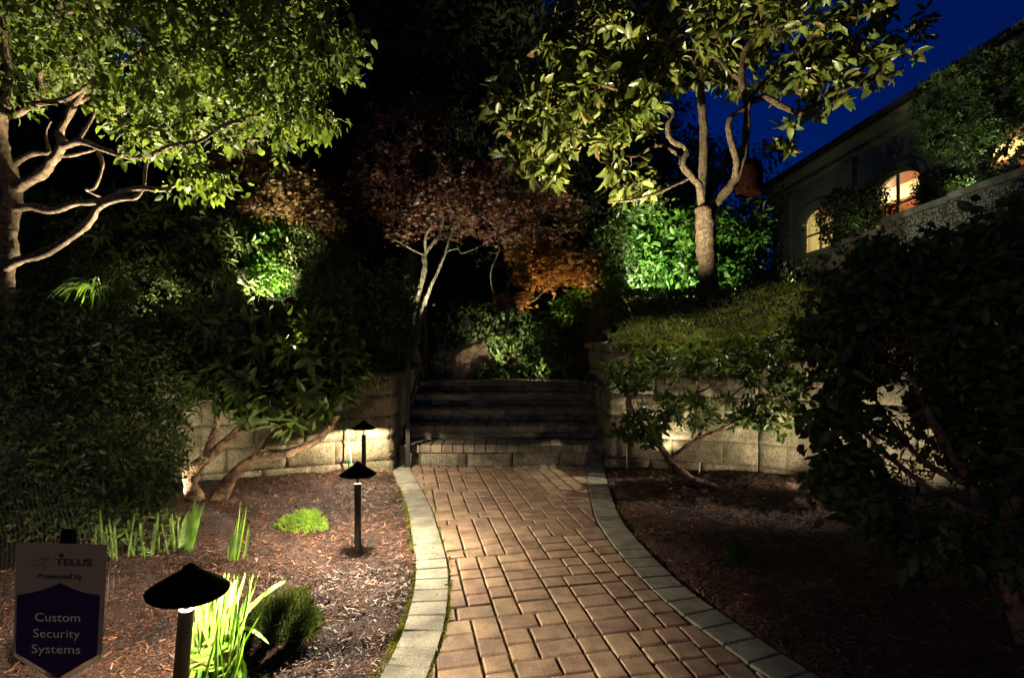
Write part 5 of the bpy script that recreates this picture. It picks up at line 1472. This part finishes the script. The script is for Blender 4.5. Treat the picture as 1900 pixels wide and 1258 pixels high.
spotlight(np.array([.98, 7.75, 1.02]), P(880, 665, 8.5), 60, WHITE, 50, .8, 'added fill spotlight at the right end of the top step aimed across at the boulder')  # added lamp, only there to brighten the boulder
spotlight(G(1545, 930) + np.array([0, 0, .12]), P(1240, 740, 5.95), 24, WHITE, 110, .8, 'spotlight under the tall right shrub grazing along the right wall')
spotlight(G(1252, 884) + np.array([0, 0, .10]), P(1200, 640, 5.98), 15, WHITE, 120, .8, 'spotlight behind the spreading shrub near the wall corner')
spotlight(G(1530, 945) + np.array([0, 0, .10]), P(1400, 620, 5.68), 40, WHITE, 120, .9, 'spotlight at the wall foot aimed up at the clipped ground cover')
spotlight(G(1660, 950) + np.array([0, 0, .12]), P(1690, 760, 4.8), 15, WHITE, 130, .8, 'spotlight behind the tall right shrub washing the wall')
spotlight(G(300, 955) + np.array([0, 0, .10]), P(420, 760, 5.4), 20, WHITE, 100, .8, 'spotlight behind the rhododendron trunk by the hedge')
spotlight(np.array([7.75, 8.9, 3.72]), P(1770, 200, 9.4), 55, COOL, 100, .7, 'spotlight on the terrace below the small standard tree')
def lantern():  # lantern added out of view as frontal fill for sign and shrubs
    b = np.array([-2.4, -2.2, 0.0])
    root = thing('fill_lantern', 'added black post lantern with frosted panes, unseen frontal fill behind the viewpoint', 'added fill lamp', b)
    mb = MB(); mb.lathe([(.001, -.1), (.09, -.1), (.09, .06), (.045, .12), (.035, .3), (.03, 2.55), (.06, 2.6), (.001, 2.6)], b, 20); mb.build('post', M['black'], root, True)
    mb = MB(); mb.lathe([(.17, 2.98), (.19, 3.0), (.06, 3.14), (.02, 3.2), (.001, 3.2)], b, 6); mb.build('roof', M['black'], root)
    mb = MB(); mb.lathe([(.075, 2.6), (.15, 2.98)], b, 6); mb.build('panes', M['lens'], root)
    link_light('POINT', 'bulb', b + np.array([.35, .35, 2.8]), 34, WARM, root, shadow_soft_size=.08)
lantern()
spotlight(np.array([5.4, 10.6, 2.6]), np.array([9.4, 12.5, 5.0]), 20, WHITE, 120, .9, 'added fill spotlight on the bank below the terrace washing the building and coping')  # added wide lamp that lifts the dim facade from below
spotlight(np.array([7.6, 11.9, 3.72]), np.array([9.33, 13.2, 5.9]), 5, COOL, 150, .9, 'added fill flood on the terrace washing the middle of the building front')  # added weak flood to even out the facade brightness
spotlight(np.array([7.6, 15.6, 3.72]), np.array([9.33, 16.8, 5.9]), 6, COOL, 150, .9, 'added fill flood on the terrace washing the far end of the building front')  # second added facade flood, for the far windows
spotlight(P(600, 640, 5.75), P(500, 680, 4.7), 110, WHITE, 110, .9, 'added fill spotlight on a tall spike above the left wall shining over the rhododendron')  # added to backlight the rhododendron leaves
spotlight(P(1262, 285, 6.3), P(1215, 625, 6.0), 330, WHITE, 40, .7, 'downlight on the wavy left limb of the magnolia shining on the ground cover', spike=.05)
spotlight(P(1500, 125, 6.5), P(1410, 622, 5.75), 480, WHITE, 34, .7, 'downlight on the long right limb of the magnolia shining on the ground cover', spike=.05)
spotlight(gp(300, 620, 6.3, .5), P(330, 440, 8.0), 26, WHITE, 120, .9, 'added fill flood on the left bank lighting the shadowed whorled shrub')  # added weak flood, raises the dark planting at mid-left
spotlight(gp(1055, 660, 9.1, .45), P(1110, 470, 9.2), 60, WHITE, 110, .9, 'spotlight among the green shrubs right of the orange maple')
spotlight(gp(925, 700, 8.75, .16), P(930, 600, 9.6), 60, WHITE, 130, .9, 'added fill spotlight behind the boulder lighting the layered green shrubs')  # added to bring up the planting above the steps
spotlight(G(556, 976) + np.array([0, 0, .055]), P(470, 680, 4.6), 26, WHITE, 110, .9, 'added fill spotlight behind the lime conifer aimed up into the rhododendron')  # added low fill for the front of the rhododendron
spotlight(np.array([-1.95, 2.25, .16]), P(170, 740, 3.9), 26, WHITE, 120, .9, 'added fill spotlight on the mulch behind the yard sign aimed at the hedge')  # added low fill so the dark hedge stays readable
